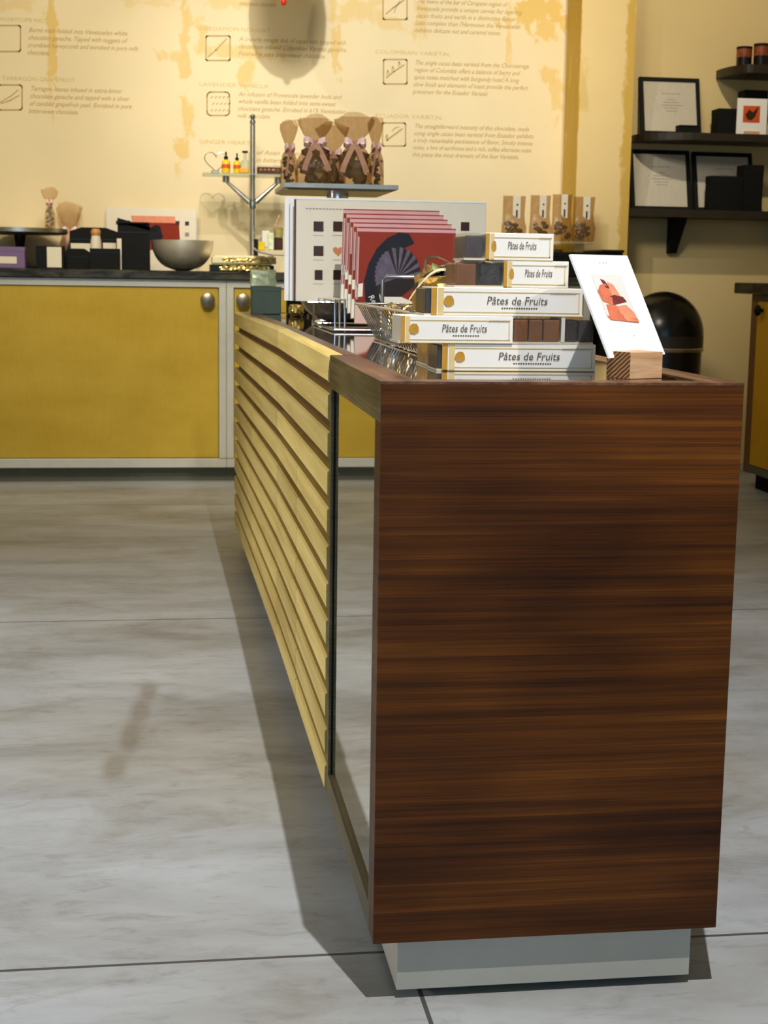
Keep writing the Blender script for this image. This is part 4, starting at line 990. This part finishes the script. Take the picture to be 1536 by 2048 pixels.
# ------------------------------------------------------------------ bags on the small column shelf
zsh = P(1120, 482, 5.15).z
cs = thing('bag_shelf', 'small clear wall shelf carrying the labelled chocolate bags', 'shelf', (1.28, 5.10, zsh-.012))
MB().box(0, P(1186, 480, 5.15).x-1.28, 0, .449, 0, .010, .001).build('shelf_plate', M_glassth, cs)
MB().box(0.02, .42, .40, .449, -.02, 0).build('bracket', M_gold, cs)
for i, (px0, px1, ptop) in enumerate(((1003, 1050, 391), (1058, 1100, 390), (1102, 1142, 388), (1144, 1188, 393))):
    a, b = P(px0, 478, 5.16), P(px1, 478, 5.16); zt = P((px0+px1)/2, ptop, 5.16).z; w_ = b.x-a.x; h = zt-zsh
    t = thing('labelled_bag', ('leftmost', 'second', 'third', 'rightmost')[i]+' of the four tan bags with cream header cards on the wall shelf', 'bag', ((a.x+b.x)/2, 5.16, zsh-.0015), 0, 'labelled chocolate bags on the wall shelf')
    f = MB()
    for k in range(12): f.sphere((random.uniform(-.32, .32)*w_, random.uniform(-.015, .015), .02+h*.32*(k/12)), w_*.16, (1, .7, .7), .15, 1)
    f.build('filling', M_choc, t)
    vs = []; fs = []; seg = 20; pr2 = [(0, .46, .030), (.05, .5, .036), (.3, .52, .034), (.42, .47, .022), (.6, .46, .012), (1, .48, .006)]
    for zf, wf, dd in pr2:
        for k in range(seg):
            a_ = 2*PI*k/seg; vs.append((w_*wf*math.copysign(abs(math.cos(a_))**.6, math.cos(a_))*(1+.04*math.sin(3*a_+zf*9)), dd*math.sin(a_)*(1+.2*math.sin(7*a_+zf*20)), h*zf))
    for q in range(len(pr2)-1):
        for k in range(seg): fs.append((q*seg+k, q*seg+(k+1) % seg, (q+1)*seg+(k+1) % seg, (q+1)*seg+k))
    fs.append(tuple(range(seg))[::-1])
    MB().raw(vs, fs).build('cellophane', M_cello, t, True)
    hd = MB().box(-w_*.10+.002, w_*.22+.002, -.016, -.0145, h*.50, h*1.0).build('header_card', M_cream, t)
    mk = MB(); mk.box(w_*.05, w_*.12, -.0175, -.016, h*.52, h*.68); mk.sphere((w_*.10, -.0165, h*.80), w_*.05, (1, .2, 1), 0, 1)
    mk.build('printed_mark', M_black, hd)

# ------------------------------------------------------------------ alcove: shelves, frames, bin, cabinet
def shelf(label, pts, z0, z1, brk=None):
    t = thing('wall_shelf', label, 'shelf', (pts[0][0], 5.549, z0), 0, 'black wall shelves in the alcove')
    MB().prism([(x-pts[0][0], y-5.549) for x, y in pts], 0, z1-z0).build('board', M_shelf, t)
    if brk:
        bm2 = MB()
        for bxx in brk:
            bm2.prism([(-.03, 0), (-.20, 0), (-.06, -.17), (-.03, -.17)], -.022, .022, Matrix.Translation((bxx-pts[0][0], .029, 0)) @ Matrix(((0, 0, 1, 0), (1, 0, 0, 0), (0, 1, 0, 0), (0, 0, 0, 1))))
            bm2.build('bracket', M_black, t); bm2 = MB()
    return t
M_shelf = mat('black_brown_shelf', C(40, 32, 20), 0.45, var=0.25, vscale=6)[0]
s1t, s1b = P(1258, 417, 5.33).z, P(1256, 432, 5.33).z
X1 = P(1256, 425, 5.33).x
shelf('lowest black wall shelf with a bracket below it', [(X1, 5.549), (X1, 5.31), (2.95, 5.31), (2.95, 5.549)], s1b, s1t, (P(1362, 470, 5.40).x, 2.8))
X2 = P(1260, 282, 5.549).x; z2 = P(1260, 286, 5.549).z
n = 10; cur = [(X2+.0+.27*(1-math.cos(PI/2*k/n)), 5.50-.21*math.sin(PI/2*k/n)) for k in range(n+1)]
shelf('middle black wall shelf with a rounded end under the tall framed menu', [(X2, 5.549)]+cur+[(2.95, 5.29), (2.95, 5.549)], z2, z2+.034)
X3 = P(1432, 155, 5.549).x; z3 = P(1432, 158, 5.549).z
cur = [(X3+.09*(1-math.cos(PI/2*k/n)), 5.51-.22*math.sin(PI/2*k/n)) for k in range(n+1)]
shelf('top black wall shelf carrying the small jars', [(X3, 5.549)]+cur+[(2.95, 5.29), (2.95, 5.549)], z3, z3+.040)
T1, T2, T3 = s1t+.0005, z2+.0345, z3+.0405
def frame(px0, px1, ptop, zb_, label, Yb=5.46, Yt=5.53):
    Ym = (Yb+Yt)/2; a, b = P(px0, 300, Ym), P(px1, 300, Ym); zt = P((px0+px1)/2, ptop, Yt).z
    t = thing('framed_menu', label, 'picture frame', (a.x, Yb, zb_), 0, 'black framed menus on the alcove shelves'); w_, h = b.x-a.x, zt-zb_
    an = math.atan2(Yt-Yb, h); Mx = Matrix.Rotation(-an, 4, 'X'); hl = math.hypot(h, Yt-Yb); e = .020
    f = MB()
    for q in ((0, e, 0, hl), (w_-e, w_, 0, hl), (e, w_-e, 0, e), (e, w_-e, hl-e, hl)): f.box(q[0], q[1], 0, .018, q[2], q[3], .001, 1, Mx)
    f.build('frame', M_black, t)
    p_ = MB().box(e, w_-e, .006, .012, e, hl-e, 0, 1, Mx).build('paper', M_paper, t)
    tx = MB()
    for q in range(7):
        if q in (1,): continue
        ww = (.30, 0, .12, .26, .32, .22, .16)[q]*w_
        x = w_*.52-ww/2
        while x < w_*.52+ww/2: tx.box(x, x+.010, .0052, .006, hl*(.72-.05*q), hl*(.73-.05*q), 0, 1, Mx); x += .014
    tx.build('printed_lines', M_inkgrey, p_)
    MB().box(e, w_-e, .003, .0045, e, hl-e, 0, 1, Mx).build('glass', M_pane, t)
    return t
M_paper = mat('white_paper', C(246, 242, 234), .5, var=.01)[0]
frame(1277, 1397, 155, T2, 'framed white menu leaning on the middle shelf')
frame(1263, 1384, 300, T1, 'framed white menu at the left of the lowest shelf', 5.44, 5.52)
frame(1390, 1510, 305, T1, 'framed white menu half hidden by a black box on the lowest shelf', 5.44, 5.52)
def cube(px0, px1, ptop, Y, zb_, label, d=.1, m=M_black):
    a, b = P(px0, 300, Y), P(px1, 300, Y); zt = P((px0+px1)/2, ptop, Y).z
    t = thing('black_box', label, 'box', (a.x, Y, zb_), 0, 'black boxes on the alcove shelves')
    MB().box(0, b.x-a.x, 0, d, 0, (zt-zb_)*.8, .002).build('box_body', m, t); MB().box(-.001, b.x-a.x+.001, -.001, d+.001, (zt-zb_)*.78, zt-zb_, .002).build('lid', m, t)
cube(1357, 1396, 250, 5.36, T2, 'small low black box in front of the framed menu on the middle shelf', .06)
cube(1434, 1478, 217, 5.38, T2, 'black box left of the red picture card on the middle shelf')
cube(1484, 1530, 180, 5.44, T2, 'tall black box behind the red picture card', .09)
cube(1424, 1490, 352, 5.34, T1, 'black box in front of the right framed menu on the lowest shelf', .07)
cube(1491, 1530, 330, 5.33, T1, 'tall black box at the right end of the lowest shelf', .1)
# picture card on a wooden foot
a, b = P(1472, 268, 5.34), P(1536, 198, 5.34)
pc = thing('picture_card', 'white card with a red print on a wooden foot, middle shelf', 'card', (a.x, 5.34, T2)); w_, h = b.x-a.x, b.z-T2
MB().box(0, w_, 0, .004, .004, h, .0008).build('card', M_white, pc); MB().box(w_*.25, w_*.75, -.012, .02, 0, .018, .001).build('wooden_foot', M_pine, pc)
MB().box(w_*.20, w_*.76, -.0008, 0, h*.34, h*.80).build('red_print', M_orange, pc)
pr3 = MB(); pr3.prism([(w_*.27, h*.55), (w_*.40, h*.70), (w_*.52, h*.62), (w_*.72, h*.80), (w_*.60, h*.50), (w_*.48, h*.40), (w_*.36, h*.42)], 0, .0006, Matrix.Translation((0, -.0008, 0)) @ Matrix.Rotation(PI/2, 4, 'X')); pr3.build('dark_print', M_choc, pc)
M_band = mat('orange_band', C(128, 62, 30), .4, var=.6, vscale=25)[0]
# jars on the top shelf
for (px, ptop, lb, Y) in ((1484, 94, 'left small jar with an orange printed band on the top shelf', 5.40), (1518, 88, 'middle small jar with an orange printed band on the top shelf', 5.37), (1552, 86, 'small jar cut off by the right edge of the photo on the top shelf', 5.38)):
    p = P(px, 200, Y); h = P(px, ptop, Y).z-T3
    t = thing('jar', lb, 'jar', (p.x, Y, T3), 0, 'small jars on the top shelf'); r = .037
    MB().lathe([(r, 0), (r, h*.46)], (0, 0, 0), 24).build('jar_body', M_blackg, t, True)
    MB().lathe([(r*1.01, h*.46), (r*1.01, h*.88)], (0, 0, 0), 24).build('printed_band', M_band, t, True)
    MB().lathe([(r*1.03, h*.88), (r*1.03, h)], (0, 0, 0), 24).build('lid', M_black, t, True)
# domed bin
tx = P(1336, 583, 5.0)
rbin = P(1409, 690, 5.0).x-tx.x; zt_ = tx.z; zb2 = P(1409, 698, 5.0).z; zb1 = P(1409, 672, 5.0).z
bn = thing('domed_bin', 'black dome topped bin against the alcove wall', 'bin', (tx.x, 5.05, 0))
MB().lathe([(rbin*.94, 0.0), (rbin*.97, zb2-.01), (rbin*.97, zb2-.01)], (0, 0, 0), 40).build('bin_body', M_blackg, bn, True)
MB().lathe([(rbin*1.0, zb2-.012), (rbin*1.02, zb2), (rbin*1.0, zb2+.006)], (0, 0, 0), 40).build('rim_ring', M_steel, bn, True)
MB().lathe([(rbin, zb2+.006), (rbin, zb1)], (0, 0, 0), 40).build('lid_band', mat('dark_olive_plastic', C(44, 42, 32), .4, var=.1)[0], bn, True)
hd_ = zt_-zb1
MB().lathe([(rbin*math.cos(a_), zb1+hd_*math.sin(a_)) for a_ in [PI/2*k/14 for k in range(15)]][:-1]+[(.002, zt_)], (0, 0, 0), 40).build('dome_lid', M_blackg, bn, True)
fl = MB(); fl.box(-.09, .09, -rbin*1.0, -rbin*.93, zb1-.05, zb1-.005, .004)
# cabinet at the right wall
rc = thing('base_cabinet', 'amber cabinet under a dark top against the right wall', 'cabinet', (2.33, 2.4, 0))
MB().box(.012, .64, 0, 2.27, .11, .872).build('carcass', M_yellow2, rc); MB().box(.05, .64, .03, 2.24, 0, .11).build('kick_board', M_black, rc)
MB().box(0, .03, 2.20, 2.272, .075, .872, .002).build('wooden_stile', mat('brown_stile', C(120, 84, 46), .5, var=.1)[0], rc)
f = MB(); f.box(-.004, .012, 0, 2.20, .08, .112); f.box(-.004, .012, 0, 2.20, .845, .872); f.build('rail', M_kick, rc)
d = MB().box(-.002, .012, 1.2, 2.195, .115, .842, .002).build('door', M_yellow2, rc)
k = MB().lathe([(.008, 0), (.008, .012), (.022, .018), (.026, .026), (.018, .036), (.002, .040)], (0, 0, 0), 20); k.v = [Vector((-.002-v.z, 2.13+v.x, .803+v.y)) for v in k.v]; k.build('knob', M_black, d, True)
tag(MB().box(2.29, 2.995, 2.36, 4.79, .8735, .922, .004).build('worktop', M_stone), 'dark slate top on the right hand cabinet', 'worktop')
a = P(1530, 560, 4.55); b = P(1521, 500, 4.62)
tag(MB().box(2.40, 2.52, 4.46, 4.66, .9225, P(1530, 533, 4.6).z, .002).build('white_box', M_cream), 'lower white box on the right hand cabinet', 'box', 'white boxes on the right cabinet')
tag(MB().box(2.425, 2.56, 4.50, 4.62, P(1530, 533, 4.6).z+.0005, P(1532, 488, 4.6).z, .002).build('white_box', M_cream), 'upper white box on the right hand cabinet', 'box', 'white boxes on the right cabinet')

# ------------------------------------------------------------------ hanging glass pendant near the back wall
tip = P(567, 12, 5.0)
pd = thing('pendant_drop', 'hanging drop ornament with a red tip at the top of the photo', 'ornament', tip)
MB().lathe([(.001, 0), (.010, .004), (.015, .014), (.013, .024)], (0, 0, 0), 20).build('red_tip', M_redglass, pd, True)
MB().lathe([(.012, .022), (.035, .034), (.075, .055), (.112, .095), (.138, .17), (.142, .25), (.130, .33), (.09, .40), (.03, .44), (.01, .45)], (0, 0, 0), 36).build('shade', M_creamrib, pd, True)
MB().cyl((0, 0, .445), (0, 0, 3.6-tip.z-.001), .003, 8).build('cord', M_black, pd)
